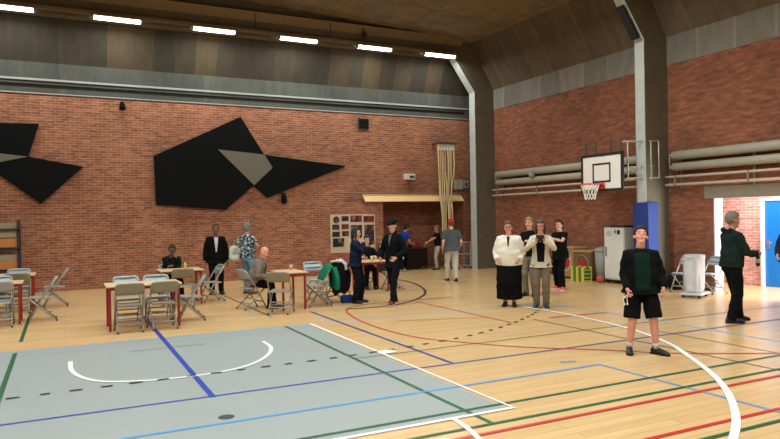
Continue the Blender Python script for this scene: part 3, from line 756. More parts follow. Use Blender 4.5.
# left edge
chair('grey folding chair seen sideways at the end of the nearer left edge table', -.38, 13.72, 92, 'grey')
chair('grey folding chair seen sideways at the end of the farther left edge table', -.18, 15.85, 90, 'grey')
chair('folding chair with back to us at the nearer left edge table', -1.02, 13.36, 3, 'grey')
chair('pale blue folding chair on the far side of the nearer left edge table', -1.1, 14.22, 180, 'blue')
chair('beige folding chair with back to us at the farther left edge table', -.83, 15.25, 2, 'beige')
chair('pale blue folding chair on the far side of the farther left edge table', -.86, 16.22, 183, 'blue')
# middle
chair('beige folding chair turned away from us beside the seated bald person', 3.72, 12.15, -30, 'beige')
chair('folding chair under the bald person in the grey jacket', 3.42, 13.1, -78, 'grey')
chair('pale blue folding chair standing behind the black jacket chair', 5.1, 13.95, 178, 'blue')
C_G = chair('folding chair with a green jacket hanging over its back', 4.68, 12.72, 82, 'grey')
C_B = chair('folding chair with a black jacket over its back beside green jacket', 5.12, 13.28, 32, 'grey')
chair('pale folding chair at the right side of the table behind the woman in navy', 7.28, 14.45, 80, 'blue')
chair('folding chair under the dark haired woman sitting behind the table', 7.0, 15.35, 175, 'grey')
# beside the lobby opening
chair('white folding chair against the wall right behind the bag stand', 12.82, 9.72, 85, 'blue')
chair('white folding chair half hidden behind the translucent bag', 12.5, 10.15, 95, 'blue')

# garments over the chairs
def drape(name, label, cat, chairobj, c, length, w_, z0=.835, seed=0, front=.22):
    M = chairobj.matrix_basis
    t = thing(name, label, cat, chairobj.location, chairobj.rotation_euler.z)
    bm = NB()
    prof = [(-.10 + .03, z0 - front), (-.15, z0 - .12), (-.19, z0 - .02), (-.245, z0 + .025), (-.30, z0 - .02), (-.325, z0 - length * .35), (-.335, z0 - length * .7), (-.33, z0 - length)]
    n = 14; rows = []
    for i, (y, z) in enumerate(prof):
        r = []
        for k in range(n + 1):
            u = k / n * 2 - 1
            fold = .018 * math.sin(u * 9 + seed + i * .3) * (0.4 + i / 8)
            sp = w_ * (1 + .1 * math.sin(i + seed))
            sh = -.06 * abs(u) ** 3 if i in (2, 3, 4) else 0
            r.append((u * sp, y + (fold if i < 3 else -abs(fold)), z + sh + .03 * math.sin(u * 5 + seed) * (1 if i == len(prof) - 1 else 0)))
        rows.append(r)
    vs = [[bm.verts.new(V(p)) for p in r] for r in rows]
    for i in range(len(rows) - 1):
        for k in range(n): bm.faces.new([vs[i][k], vs[i][k + 1], vs[i + 1][k + 1], vs[i + 1][k]])
    o = obj('cloth_body', bm, cloth(c), t, True)
    s = o.modifiers.new('t', 'SOLIDIFY'); s.thickness = .018; s.offset = 1
    sb = o.modifiers.new('s', 'SUBSURF'); sb.levels = 1; sb.render_levels = 1
    for sx in (-1, 1):
        bm = NB(); pts = spline([(sx * w_ * .9, -.32, z0 - .05), (sx * (w_ + .05), -.36, z0 - .25), (sx * (w_ + .02), -.37, z0 - .45), (sx * (w_ - .02), -.36, z0 - length * .9)], 4)
        tube(bm, pts, [.05] * len(pts), seg=10); obj('sleeve', bm, cloth(c), t, True)
    return t
drape('green_jacket', 'green jacket hanging over the back of a folding chair', 'jacket', C_G, (16, 112, 82), .5, .24, seed=1, front=.3)
drape('black_jacket', 'black jacket hanging over a chair back left of the woman in navy', 'jacket', C_B, (22, 22, 26), .66, .25, seed=2)
def scarf():
    M = Matrix.Translation(C_B.location) @ Matrix.Rotation(C_B.rotation_euler.z, 4, 'Z')
    bm = NB(); pts = spline([(-.2, -.27, .88), (-.05, -.30, .885), (.12, -.29, .885), (.2, -.345, .8), (.22, -.36, .68)], 5)
    tube(bm, pts, [(.055, .022)] * len(pts), seg=10)
    for v in bm.verts: v.co = M @ v.co
    tag(obj('white_scarf', bm, cloth((214, 208, 200)), None, True), 'white scarf lying over the shoulders of the black jacket', 'scarf')
scarf()
# small items on and under the tables
t = thing('paper_cup', 'pink paper cup on the square table near the bald person', 'cup', (4.2, 12.95, .7505))
obj('cup', tube(NB(), [(0, 0, 0), (0, 0, .1)], [.026, .036], seg=16, cap=0), mat((222, 150, 120), .6), t, True)
obj('cup_rim', tube(NB(), [(0, 0, .1), (0, 0, .106)], [.038, .038], seg=16, cap=0), mat((232, 214, 200), .6), t, True)
t = thing('drinks_bottle', 'small yellow bottle on the table of the seated man', 'bottle', (2.36, 14.62, .7505))
obj('bottle', tube(NB(), [(0, 0, 0), (0, 0, .1), (0, 0, .13)], [.03, .03, .015], seg=16), mat((206, 184, 40), .4), t, True)
obj('cap', tube(NB(), [(0, 0, .13), (0, 0, .15)], .014, seg=12, cap=0), mat((220, 220, 210), .4), t)
t = thing('paper_cup', 'yellow paper cup on the table behind the woman in navy', 'cup', (6.72, 14.4, .7505))
obj('cup', tube(NB(), [(0, 0, 0), (0, 0, .11)], [.028, .038], seg=16, cap=0), mat((222, 200, 120), .6), t, True)
obj('cup_rim', tube(NB(), [(0, 0, .11), (0, 0, .116)], [.04, .04], seg=16, cap=0), mat((232, 224, 200), .6), t, True)
t = thing('blue_bag', 'small dark blue bag on the floor under the black jacket', 'bag', (5.4, 12.86, 0))
obj('body', B1(-.13, .13, -.08, .08, 0, .16), cloth((34, 56, 120)), t, bevel=.03)
obj('handle', tube(NB(), bend([(-.07, 0, .15), (-.07, 0, .24), (.07, 0, .24), (.07, 0, .15)], .04), .01, seg=8), cloth((30, 44, 90)), t, True)
# recess and wall side furniture
t = thing('dark_table', 'dark cloth covered table in the recess between the two bent helpers', 'table', (10.72, 19.6, 0))
obj('table_top', B1(-.42, .42, -.3, .3, .7, .73), mat((40, 34, 34), .6), t)
obj('table_cloth', B1(-.40, .40, -.28, .28, .12, .7), cloth((36, 24, 26)), t, bevel=.02)
for sx in (-1, 1):
    for sy in (-1, 1): obj('leg', B1(sx * .36 - .02, sx * .36 + .02, sy * .24 - .02, sy * .24 + .02, 0, .12), m_dk, t)
t = thing('red_crate', 'red crate on the dark table in the recess', 'crate', (10.78, 19.66, .7305))
bm = NB(); box(bm, -.16, .16, -.12, .12, 0, .02); box(bm, -.16, -.145, -.12, .12, .02, .18); box(bm, .145, .16, -.12, .12, .02, .18); box(bm, -.145, .145, -.12, -.105, .02, .18); box(bm, -.145, .145, .105, .12, .02, .18)
obj('body', bm, mat((150, 34, 36), .5), t)
obj('rim', B1(-.17, .17, -.13, -.121, .15, .19), mat((170, 44, 44), .5), t)
t = thing('side_cabinet', 'dark side cabinet against the brick wall right of the notice board', 'cabinet', (9.38, 18.95, 0))
obj('body', B1(-.2, .24, -.22, .24, .06, .80), mat((36, 32, 32), .6), t, bevel=.01)
obj('door', B1(-.18, .22, -.235, -.221, .1, .76), mat((44, 40, 40), .6), t)
obj('knob', ball(NB(), (.16, -.245, .5), .014), m_galv, t, True)
obj('plinth', B1(-.19, .23, -.2, .23, 0, .06), m_dk, t)
for k, (z, h, lab) in enumerate(((.8005, .1, 'lower white box on the dark side cabinet'), (.901, .12, 'upper white box stacked on the dark side cabinet'))):
    t = thing('white_box', lab, 'box', (9.36 + .03 * k, 18.93, z), .1 * k)
    obj('carton', B1(-.17, .17, -.13, .13, 0, h - .03), mat((222, 214, 198), .7), t, bevel=.004)
    obj('lid', B1(-.176, .176, -.136, .136, h - .03, h), mat((228, 222, 206), .7), t, bevel=.004)
t = thing('metal_cage', 'low pale metal cage trolley beside the corner column', 'trolley', (12.1, 18.75, 0))
bm = NB()
for x in (-.24, .26):
    for y in (-.2, .2): box(bm, x - .015, x + .015, y - .015, y + .015, .08, .92)
for z in (.1, .5, .9):
    box(bm, -.24, .26, -.21, -.19, z, z + .02); box(bm, -.24, .26, .19, .21, z, z + .02); box(bm, -.25, -.23, -.2, .2, z, z + .02); box(bm, .25, .27, -.2, .2, z, z + .02)
obj('cage_frame', bm, mat((176, 170, 158), .5, .3), t)
bm = NB()
for k in range(7): box(bm, -.2 + k * .07, -.194 + k * .07, -.205, -.199, .1, .9)
for k in range(5): box(bm, -.24, .26, -.205, -.199, .22 + k * .13, .226 + k * .13)
obj('cage_mesh', bm, mat((150, 144, 132), .5, .3), t)
for x in (-.24, .26):
    for y in (-.19, .19):
        bm = NB(); bmesh.ops.create_cone(bm, cap_ends=True, segments=12, radius1=.04, radius2=.04, depth=.03, matrix=Matrix.Translation((x, y, .04)) @ Matrix.Rotation(PI / 2, 4, 'Y')); obj('wheel', bm, m_dk, t)
from mathutils.bvhtree import BVHTree
# ------------------------------------------------------------------ people
def ik(a, c, l1, l2, pole):
    """middle joint of a two-bone chain from a to c, bent towards pole"""
    d = c - a; L = d.length
    if L > (l1 + l2) * .999: c = a + d.normalized() * (l1 + l2) * .999; d = c - a; L = d.length
    x = (l1 * l1 - l2 * l2 + L * L) / (2 * L); h = math.sqrt(max(0, l1 * l1 - x * x))
    n = d.normalized(); p = pole - n * pole.dot(n)
    if p.length < 1e-4: p = V((0, 1, 0))
    return a + n * x + p.normalized() * h, c
SKIN = {'fair': (206, 156, 132), 'pink': (212, 150, 130), 'tan': (176, 124, 98), 'brown': (124, 82, 62)}
def hand_mesh(bm, wr, d, nrm, thumb_to, curl=25, k=1.0):
    d = d.normalized(); nrm = (nrm - d * nrm.dot(d)).normalized(); wv = d.cross(nrm).normalized()
    if wv.dot(thumb_to) < 0: tw = -wv
    else: tw = wv
    tube(bm, [wr - d * .02, wr + d * .02, wr + d * .055, wr + d * .092], [(.026, .02), (.034, .017), (.041, .016), (.038, .013)], ref=wv, seg=10)
    for i, (o, ln) in enumerate(((.030, .92), (.010, 1.0), (-.010, .95), (-.029, .76))):
        p = wr + d * .085 + tw * o; dirv = d.copy(); pts = [p - d * .02, p]
        for j, sl in enumerate((.040, .026, .022)):
            a = math.radians(curl * (.7 + .5 * j) + i * 3)
            acc = a if j == 0 else acc + a
            dirv = d * math.cos(acc) + nrm * math.sin(acc)
            p = p + dirv * sl * ln * k; pts.append(p)
        tube(bm, pts, [.0098, .0098, .0092, .0086, .0076], seg=8)
    p = wr + d * .025 + tw * .026; q = p + (d * .55 + tw * .8 + nrm * .25).normalized() * .038; r_ = q + (d * .85 + tw * .35 + nrm * .4).normalized() * .032
    s_ = r_ + (d * .9 + nrm * .4).normalized() * .024
    tube(bm, [p - d * .01, p, q, r_, s_], [.016, .0155, .012, .0105, .0085], seg=8)

def person(label, loc, fwd, h=1.72, w=1.0, skin='fair', fem=False, hipz=.915, lean=0, twist=0, hipy=0.0,
           feet=((.10, .0, -12), (-.10, .0, -12)), hands=((.25, .03, .84), (-.25, .03, .84)), poles=((.35, -.9, 0), (-.35, -.9, 0)),
           curl=(28, 28), nrm=(None, None), hdir=(None, None), head=(0, 0, 0), knee=(0, 1, 0), top=None, inner=None, bottom=None, shoes=((30, 30, 32), None), hair=None,
           hat=None, glasses=False, extras=None, vox=.0095, beard=None, seat=False, hs=1.06):
    """local frame: +Y forward, +X the person's right... built at 1.75 m and scaled; index 0 = right, 1 = left"""
    s = h / 1.765
    rz = math.atan2(-fwd[0], fwd[1])
    root = thing('person', label, 'person', loc, rz)
    sc = Matrix.Scale(s, 4)
    seed = loc[0] * 3.1
    H = V((0, hipy, hipz)); dz = hipz - .90
    LT = Matrix.Translation(H) @ Matrix.Rotation(math.radians(twist), 4, 'Z') @ Matrix.Rotation(math.radians(-lean), 4, 'X') @ Matrix.Translation(-V((0, 0, .90)))
    T = lambda p: LT @ V(p)
    # --- joints
    sh = [T((.178 * (.93 if fem else 1.0) * (.5 + .5 * w), 0, 1.362)), T((-.178 * (.93 if fem else 1.0) * (.5 + .5 * w), 0, 1.362))]
    sh_in = [T((.09, 0, 1.372)), T((-.09, 0, 1.372))]
    hip = [V((.095, hipy, hipz)), V((-.095, hipy, hipz))]
    el, wr = [], []
    for i in (0, 1):
        e, c = ik(sh[i], V(hands[i]), .295, .255, V(poles[i])); el.append(e); wr.append(c)
    kn, an = [], []
    for i in (0, 1):
        a = V((feet[i][0], feet[i][1], .085 if len(feet[i]) < 4 else .085 + feet[i][3]))
        k_, a = ik(hip[i], a, .43, .42, V(knee)); kn.append(k_); an.append(a)
    # --- head frame
    nb = T((0, -.005, 1.445)); hp = T((0, .018, 1.492))
    HM = Matrix.Translation(hp) @ Matrix.Rotation(math.radians(twist), 4, 'Z') @ Matrix.Rotation(math.radians(-lean * .4), 4, 'X') @ Matrix.Rotation(math.radians(head[0]), 4, 'Z') @ Matrix.Rotation(math.radians(head[1]), 4, 'X') @ Matrix.Rotation(math.radians(head[2]), 4, 'Y')
    HP = lambda p: HM @ (V(p) * hs)         # origin at the top of the neck, chin at z=0
    # --- body, one continuous surface
    bm = NB()
    TR = [(.82, .135, .095, -.01), (.88, .160, .112, -.012), (.94, .163, .113, -.01), (1.02, .143, .10, 0), (1.10, .137 if fem else .142, .095, .004), (1.2, .145, .104, .006), (1.30, .155, .108, .004), (1.37, .142, .09, -.005), (1.425, .092, .068, -.008)]
    def belly(z): return 1 + (w - 1) * (1.35 if .9 < z < 1.22 else .9)
    def torso(off, z0=None, z1=None):
        ps, rs = [], []
        for (z, a, b, y) in TR:
            if z0 is not None and z < z0 - .001: continue
            if z1 is not None and z > z1 + .001: continue
            k = belly(z); ps.append(T((0, y + (k - 1) * .04, z))); rs.append((a * k + off, b * k + off * .9))
        return ps, rs
    ps, rs = torso(0); tube(bm, ps, rs, ref=LT.to_3x3() @ V((1, 0, 0)), seg=20)
    if fem:
        for sx in (-1, 1): ball(bm, T((sx * .07, .085, 1.255)), (.062, .05, .06))
    tube(bm, [T((0, -.012, 1.38)), nb, hp, HP((0, .0, .05))], [(.085, .07), (.062, .062), (.056, .06), (.052, .056)], ref=(1, 0, 0), seg=14)
    kw = .5 + .5 * w
    for i in (0, 1):
        sx = 1 if i == 0 else -1
        tube(bm, [sh_in[i], sh[i] + (sh_in[i] - sh[i]) * .12, sh[i].lerp(el[i], .35), el[i], el[i].lerp(wr[i], .3), wr[i]], [x * kw for x in (.06, .054, .048, .038, .039, .026)], ref=(0, 1, 0), seg=12)
        dd = V(hdir[i]) if hdir[i] is not None else (wr[i] - el[i]).normalized()
        nn = V(nrm[i]) if nrm[i] is not None else V((-sx, 0.05, 0))
        hand_mesh(bm, wr[i], dd, nn, V((0, 1, .4)) if abs(dd.y) < .8 else V((-sx * .3, 0, 1)), curl[i])
        tube(bm, [hip[i] + V((-sx * .02, 0, .02)), hip[i].lerp(kn[i], .3), kn[i], kn[i].lerp(an[i], .3), an[i], an[i] - V((0, 0, .05))], [x * kw for x in (.088, .078, .054, .054, .036, .036)], ref=(1, 0, 0), seg=12)
        ya = math.radians(feet[i][2] * (1 if i == 0 else -1)); fd = V((math.sin(-ya) * -1, math.cos(ya), 0)) if False else V((math.sin(math.radians(feet[i][2])) * -sx, math.cos(ya), 0))
        tube(bm, [an[i] - V((0, 0, .05)) - fd * .03, an[i] - V((0, 0, .052)) + fd * .06, an[i] - V((0, 0, .06)) + fd * .14], [.03, .03, .018], seg=8)
    # head
    hr = [(-.005, .026, .028, .055), (.02, .045, .055, .034), (.055, .060, .080, .014), (.10, .070, .092, .004), (.145, .0745, .097, -.002), (.185, .0705, .092, -.006), (.215, .053, .07, -.008), (.232, .028, .038, -.008)]
    tube(bm, [HP((0, y, z)) for z, a, b, y in hr], [(a, b) for z, a, b, y in hr], ref=HM.to_3x3() @ V((1, 0, 0)), seg=18)
    R3 = HM.to_3x3().to_4x4()
    tube(bm, [HP((0, .086, .122)), HP((0, .096, .098)), HP((0, .104, .082)), HP((0, .094, .072))], [.008, .009, .0115, .009], ref=R3 @ V((1, 0, 0)), seg=8)
    for sx in (-1, 1):
        ball(bm, HP((sx * .077, -.01, .10)), (.011, .02, .033), R3)
        ball(bm, HP((sx * .04, .068, .075)), (.022, .018, .022), R3)
    ball(bm, HP((0, .078, .012)), (.024, .018, .018), R3)
    for v in bm.verts: v.co = sc @ v.co
    body = obj('body', remesh(bm, vox * s, 2), mat(SKIN[skin], .55, 0, .06, 14, 0, 'skin'), root, True)
    def add(name, bm, m, parent=root, vx=.013, sm=2, wr_=.006, ws=8.0):
        for v in bm.verts: v.co = sc @ v.co
        return obj(name, remesh(bm, vx * s, sm, wr_ * s, ws, seed) if vx else bm, m, parent, True)
    # face
    for sx in (-1, 1):
        o = add('eye', ball(NB(), HP((sx * .031, .0835, .116)), (.011, .0085, .006), R3), mat((186, 176, 166), .3, 0, .02), vx=None)
        add('iris', ball(NB(), HP((sx * .031, .0905, .116)), (.0058, .003, .0055), R3), mat((50, 36, 28), .2, 0, .02), o, None)
        add('eyebrow', tube(NB(), [HP((sx * .014, .0925, .132)), HP((sx * .032, .0925, .138)), HP((sx * .05, .082, .133))], [.0035, .0045, .003], seg=6), mat((hair or {}).get('brow', (60, 44, 34)), .9), vx=None)
    add('mouth', ball(NB(), HP((0, .0915, .045)), (.022, .006, .006), R3), mat((150, 84, 78) if skin != 'brown' else (96, 50, 46), .5), vx=None)
    # hair shell
    if hair:
        c = hair['c']; st = hair.get('style', 'short'); th = hair.get('t', .011) + .001
        bm = NB(); g = bmesh.ops.create_uvsphere(bm, u_segments=28, v_segments=20, radius=1)
        for v in bm.verts:
            n_ = v.co.copy()
            p = V((n_.x * (.0755 + th), n_.y * (.098 + th) - .004, .130 + n_.z * (.108 + th)))
            front = n_.y; zz = p.z
            hl = hair.get('line', .180); side = hair.get('side', .085); back = hair.get('back', .03)
            if front > .5: lim = hl
            elif front > .0: lim = side + (hl - side) * (front / .5) ** 1.4
            elif front > -.4: lim = back + (side - back) * ((front + .4) / .4)
            else: lim = back
            lim += .006 * noise.noise(V((n_.x * 9 + seed, n_.y * 9, 0)))
            if zz < lim:
                q = V((n_.x * .06, n_.y * .075 - .004, max(zz, lim - .02) if st != 'none' else zz)); p = q
            p += V((noise.noise(p * 60 + V((seed, 0, 0))), noise.noise(p * 55), noise.noise(p * 50 + V((0, 3, 0))))) * .0035
            v.co = HP(p)
        if st == 'long':
            L = hair.get('len', .2)
            tube(bm, [HP((0, -.045, .17)), HP((0, -.065, .08)), HP((0, -.07, -.01)), HP((0, -.075, .02 - L))], [(.07, .05), (.088, .05), (.085, .042), (.055, .025)], ref=HM.to_3x3() @ V((1, 0, 0)), seg=14)
            for sx in (-1, 1): tube(bm, [HP((sx * .068, .02, .15)), HP((sx * .084, .02, .09)), HP((sx * .085, .015, .02)), HP((sx * .08, .0, .05 - L))], [.022, .024, .024, .014], seg=10)
        if st == 'tail':
            tube(bm, [HP((0, -.09, .15)), HP((0, -.125, .15)), HP((0, -.145, .09)), HP((0, -.13, .0))], [.025, .03, .028, .012], seg=10)
        if st == 'bun': ball(bm, HP((0, -.115, .16)), .042)
        add('hair', bm, mat(c, .7, 0, .3, 60, .4, 'hair'), vx=.0085, sm=1, wr_=.003, ws=40)
    if beard: 
        bm = NB(); ball(bm, HP((0, .052, .022)), (.05, .046, .034), R3); add('beard', bm, mat(beard, .9, 0, .2, 60), vx=.01, sm=1, wr_=.003, ws=30)
    if glasses:
        bm = NB()
        for sx in (-1, 1):
            ring = [HP((sx * .032 + .024 * math.cos(a / 14 * 2 * PI), .104, .114 + .019 * math.sin(a / 14 * 2 * PI))) for a in range(15)]
            tube(bm, ring, .0025, ref=HM.to_3x3() @ V((0, 1, 0)), seg=5, cap=0)
            tube(bm, [HP((sx * .056, .103, .118)), HP((sx * .08, .06, .118)), HP((sx * .083, -.01, .118))], .0025, seg=5)
        tube(bm, [HP((-.009, .104, .116)), HP((.009, .104, .116))], .0025, seg=5)
        add('glasses', bm, mat((40, 36, 36), .4), vx=None)
    if hat:
        bm = NB()
        if hat[0] == 'cap':
            tube(bm, [HP((0, -.005, .135)), HP((0, -.006, .17)), HP((0, -.008, .215)), HP((0, -.008, .247))], [(.084, .107), (.086, .108), (.074, .092), (.03, .04)], ref=HM.to_3x3() @ V((1, 0, 0)), seg=20)
            g = V((0, hat[2], 0))
            tube(bm, [HP((0, hat[2] * .07, .148)), HP((0, hat[2] * .13, .15)), HP((0, hat[2] * .185, .138))], [(.07, .012), (.068, .01), (.045, .008)], ref=HM.to_3x3() @ V((1, 0, 0)), seg=14)
        else:   # flat cap
            tube(bm, [HP((0, .0, .14)), HP((0, .008, .17)), HP((0, .022, .205)), HP((0, .03, .232))], [(.086, .11), (.098, .132), (.097, .128), (.05, .07)], ref=HM.to_3x3() @ V((1, 0, 0)), seg=20)
            tube(bm, [HP((0, .08, .152)), HP((0, .125, .15)), HP((0, .16, .142))], [(.075, .011), (.068, .009), (.045, .008)], ref=HM.to_3x3() @ V((1, 0, 0)), seg=14)
        add('cap', bm, cloth(hat[1]), vx=.009, sm=2, wr_=.002)
    # --- lower clothes
    if bottom:
        kind, c = bottom[0], bottom[1]; lo = bottom[2] if len(bottom) > 2 else 1.0
        bm = NB(); XA = LT.to_3x3() @ V((1, 0, 0))
        pw = belly(1.0)
        wz = .99 + .0
        tube(bm, [T((0, -.012, .80 if not seat else .86)), T((0, -.012, .88)), T((0, -.008, .95)), T((0, .0, wz)), T((0, 0, wz + .05))], [(.15 * pw, .105 * pw), (.172 * pw, .126 * pw), (.172 * pw, .126 * pw), (.158 * pw, .115 * pw), (.152 * pw, .11 * pw)], ref=XA, seg=20)
        if kind in ('trousers', 'shorts', 'jeans'):
            for i in (0, 1):
                sx = 1 if i == 0 else -1; a0 = hip[i] + V((-sx * .012, 0, 0))
                if kind == 'shorts':
                    e_ = hip[i].lerp(kn[i], .98)
                    tube(bm, [a0, hip[i].lerp(kn[i], .35) + V((sx * .006, 0, 0)), hip[i].lerp(kn[i], .7) + V((sx * .01, 0, 0)), e_ + V((sx * .012, 0, 0))], [.105 * kw, .106 * kw, .107 * kw, .108 * kw], seg=16, cap=.05)
                else:
                    hem = an[i] + V((0, 0, -.035))
                    tube(bm, [a0, hip[i].lerp(kn[i], .3), kn[i], kn[i].lerp(an[i], .45), hem], [.1 * kw, .092 * kw, .074 * lo * kw, .068 * lo * kw, .062 * lo * kw], seg=16, cap=.05)
        else:
            f_ = (an[0] + an[1]) / 2; zl = bottom[3] if len(bottom) > 3 else .16
            tube(bm, [T((0, -.01, .92)), T((0, -.01, .8)), V(((kn[0].x + kn[1].x) / 2, (kn[0].y + kn[1].y) / 2, .5)), V((f_.x, f_.y + .01, zl))], [(.178 * pw, .132 * pw), (.185 * pw, .14 * pw), (.185 * pw, .165), (.19 * pw, .165)], ref=(1, 0, 0), seg=24, cap=.03)
        add({'jeans': 'jeans', 'trousers': 'trousers', 'shorts': 'shorts', 'skirt': 'skirt'}[kind], bm, c if not isinstance(c, tuple) else cloth(c), vx=.013, wr_=.012, ws=7)
    # --- shoes
    for i in (0, 1):
        sx = 1 if i == 0 else -1; y_ = math.radians(feet[i][2]); fd = V((-math.sin(y_) * sx, math.cos(y_), 0)); side = V((fd.y, -fd.x, 0))
        b = V((an[i].x, an[i].y, an[i].z - .085)); bm = NB()
        pts = [(-.072, .03, .035), (-.045, .04, .046), (.02, .042, .05), (.09, .048, .04), (.15, .045, .032), (.195, .028, .022)]
        tube(bm, [b + fd * p + V((0, 0, q)) for p, a, q in pts], [(a, q) for p, a, q in pts], ref=side, seg=14, cap=.4)
        tube(bm, [b + fd * -.02 + V((0, 0, .04)), b + fd * -.02 + V((0, 0, .085)), b + fd * -.015 + V((0, 0, .105))], [.042, .045, .043], seg=14, cap=.05)
        o = add('shoe', bm, mat(shoes[0], .5, 0, .1), vx=.009, sm=2, wr_=0)
        for v in o.data.vertices:
            if v.co.z < b.z * s + .002: v.co.z = b.z * s + .002
        bm = NB()
        q = [(-.08, .03), (-.05, .042), (.02, .044), (.09, .05), (.15, .047), (.2, .026)]
        poly = [b + fd * p + side * a for p, a in q] + [b + fd * p - side * a for p, a in q[::-1]]
        A_ = [bm.verts.new(p + V((0, 0, .0005))) for p in poly]; B_ = [bm.verts.new(p + V((0, 0, .02))) for p in poly]
        bm.faces.new(A_); bm.faces.new(B_[::-1])
        for k in range(len(poly)): bm.faces.new([A_[k], A_[(k + 1) % len(poly)], B_[(k + 1) % len(poly)], B_[k]])
        for v in bm.verts: v.co = sc @ v.co
        obj('sole', bm, mat(shoes[1] or tuple(int(x * .6) for x in shoes[0]), .7), o)
        if len(shoes) > 2 and shoes[2]:
            bm = NB(); tube(bm, [an[i] + V((0, 0, .0)), an[i].lerp(kn[i], .1), an[i].lerp(kn[i], .18)], [.042, .041, .044], seg=14, cap=.05)
            add('sock', bm, cloth(shoes[2]), vx=None)
    # --- upper clothes
    def upper(name, c, off, hem, sleeve, sl_off=.018, neck=True, hood=False, collar=None, bust=True):
        bm = NB(); XA = LT.to_3x3() @ V((1, 0, 0))
        ps, rs = torso(off, hem, None)
        if hem < TR[0][0]:
            k = belly(.9); ps = [T((0, -.012, hem))] + ps; rs = [(.165 * k + off, .115 * k + off)] + rs
        else: ps[0] = T((0, -.01, hem))
        # loose hem: as wide as the widest ring below the waist
        for j in range(len(rs)):
            if j < 4: rs[j] = (max(rs[j][0], (.176 if j or hem > .85 else .220) * belly(1) + off * .7), max(rs[j][1], (.124 if j or hem > .85 else .17) * belly(1) + off * .7))
        tube(bm, ps, rs, ref=XA, seg=24, cap=.05)
        if fem and bust:
            for sx in (-1, 1): ball(bm, T((sx * .068, .085 + off * .6, 1.255)), (.068, .052, .07))
        for i in (0, 1):
            if sleeve <= 0: break
            a0 = sh_in[i]; seq = [a0, sh[i] + (sh_in[i] - sh[i]) * .1, sh[i].lerp(el[i], .4)]
            rr_ = [.056 + sl_off * .6, .053 + sl_off * .8, .05 + sl_off]
            if sleeve <= .6: seq.append(sh[i].lerp(el[i], sleeve + .12)); rr_.append(.052 + sl_off)
            else:
                seq += [el[i], el[i].lerp(wr[i], .5), el[i].lerp(wr[i], sleeve)]
                rr_ += [.043 + sl_off, .038 + sl_off, .032 + sl_off]
            tube(bm, seq, [x * kw for x in rr_], ref=(0, 1, 0), seg=14, cap=.05)
        if neck: tube(bm, [T((0, -.01, 1.37)), T((0, -.008, 1.42)), T((0, -.004, 1.452))], [(.125, .085), (.092, .075), (.068, .067)], ref=XA, seg=16, cap=.05)
        if collar: tube(bm, [T((0, -.012, 1.42)), T((0, -.012, 1.47)), T((0, -.014, 1.5))], [(.085, .078), (.076, .074), (.075, .074)], ref=XA, seg=16, cap=.05)
        if hood: tube(bm, [T((.10, -.01, 1.43)), T((.085, -.085, 1.455)), T((0, -.125, 1.45)), T((-.085, -.085, 1.455)), T((-.10, -.01, 1.43))], [.026, .042, .052, .042, .026], seg=12)
        return add(name, bm, c if not isinstance(c, tuple) else cloth(c), vx=.0125, wr_=.013, ws=6.5)
    if top:
        t_ = dict(top); nm = t_.pop('name'); c = t_.pop('c'); strip = t_.pop('front', None)
        g = upper(nm, c, **t_)
        if strip:   # what shows between the open fronts of a jacket
            cs, wd, zl, nm2 = strip[:4]; tp = strip[4] if len(strip) > 4 else .3
            bm = NB(); hw = wd / 2; n = 8; R_ = []
            tree = BVHTree.FromPolygons([v.co.copy() for v in g.data.vertices], [tuple(q.vertices) for q in g.data.polygons])
            top_z = 1.435; dY = (LT.to_3x3() @ V((0, -1, 0))).normalized()
            for jj in range(11):
                z = zl + (top_z - zl) * jj / 10; row = []
                for kk in range(n + 1):
                    x = (kk / n * 2 - 1) * hw * (tp + (1 - tp) * min(1, jj / 9)) * (1 - (.2 if tp > .5 else 0) * max(0, jj - 7) / 3)
                    o_ = sc @ T((x, .6, z)); hit = tree.ray_cast(o_, dY)[0]
                    row.append((hit - dY * .005) if hit is not None else sc @ T((x, .1, z)))
                R_.append(row)
            F = [[bm.verts.new(p) for p in r] for r in R_]; G = [[bm.verts.new(p + (LT.to_3x3() @ V((0, -.012, 0)))) for p in r] for r in R_]
            for j in range(len(R_) - 1):
                for kk in range(n):
                    bm.faces.new([F[j][kk], F[j][kk + 1], F[j + 1][kk + 1], F[j + 1][kk]]); bm.faces.new([G[j][kk], G[j + 1][kk], G[j + 1][kk + 1], G[j][kk + 1]])
                bm.faces.new([F[j][0], F[j + 1][0], G[j + 1][0], G[j][0]]); bm.faces.new([F[j][n], G[j][n], G[j + 1][n], F[j + 1][n]])
            for kk in range(n):
                bm.faces.new([F[0][kk], G[0][kk], G[0][kk + 1], F[0][kk + 1]]); bm.faces.new([F[-1][kk], F[-1][kk + 1], G[-1][kk + 1], G[-1][kk]])
            obj(nm2, bm, cloth(cs), root, True)
    if extras: extras(dict(root=root, T=T, HP=HP, wr=wr, el=el, sh=sh, an=an, kn=kn, hip=hip, sc=sc, s=s, add=add, LT=LT, rz=rz))
    root['_'] = 0; del root['_']
    return root, dict(wr=wr, el=el, s=s, T=T, HP=HP, M=Matrix.Translation(V(loc)) @ Matrix.Rotation(rz, 4, 'Z') @ sc)
def fl_(M, p): return M @ V(p)
BRN, DRK, GRY, BLD = (72, 52, 38), (26, 22, 22), (150, 144, 136), (140, 112, 76)

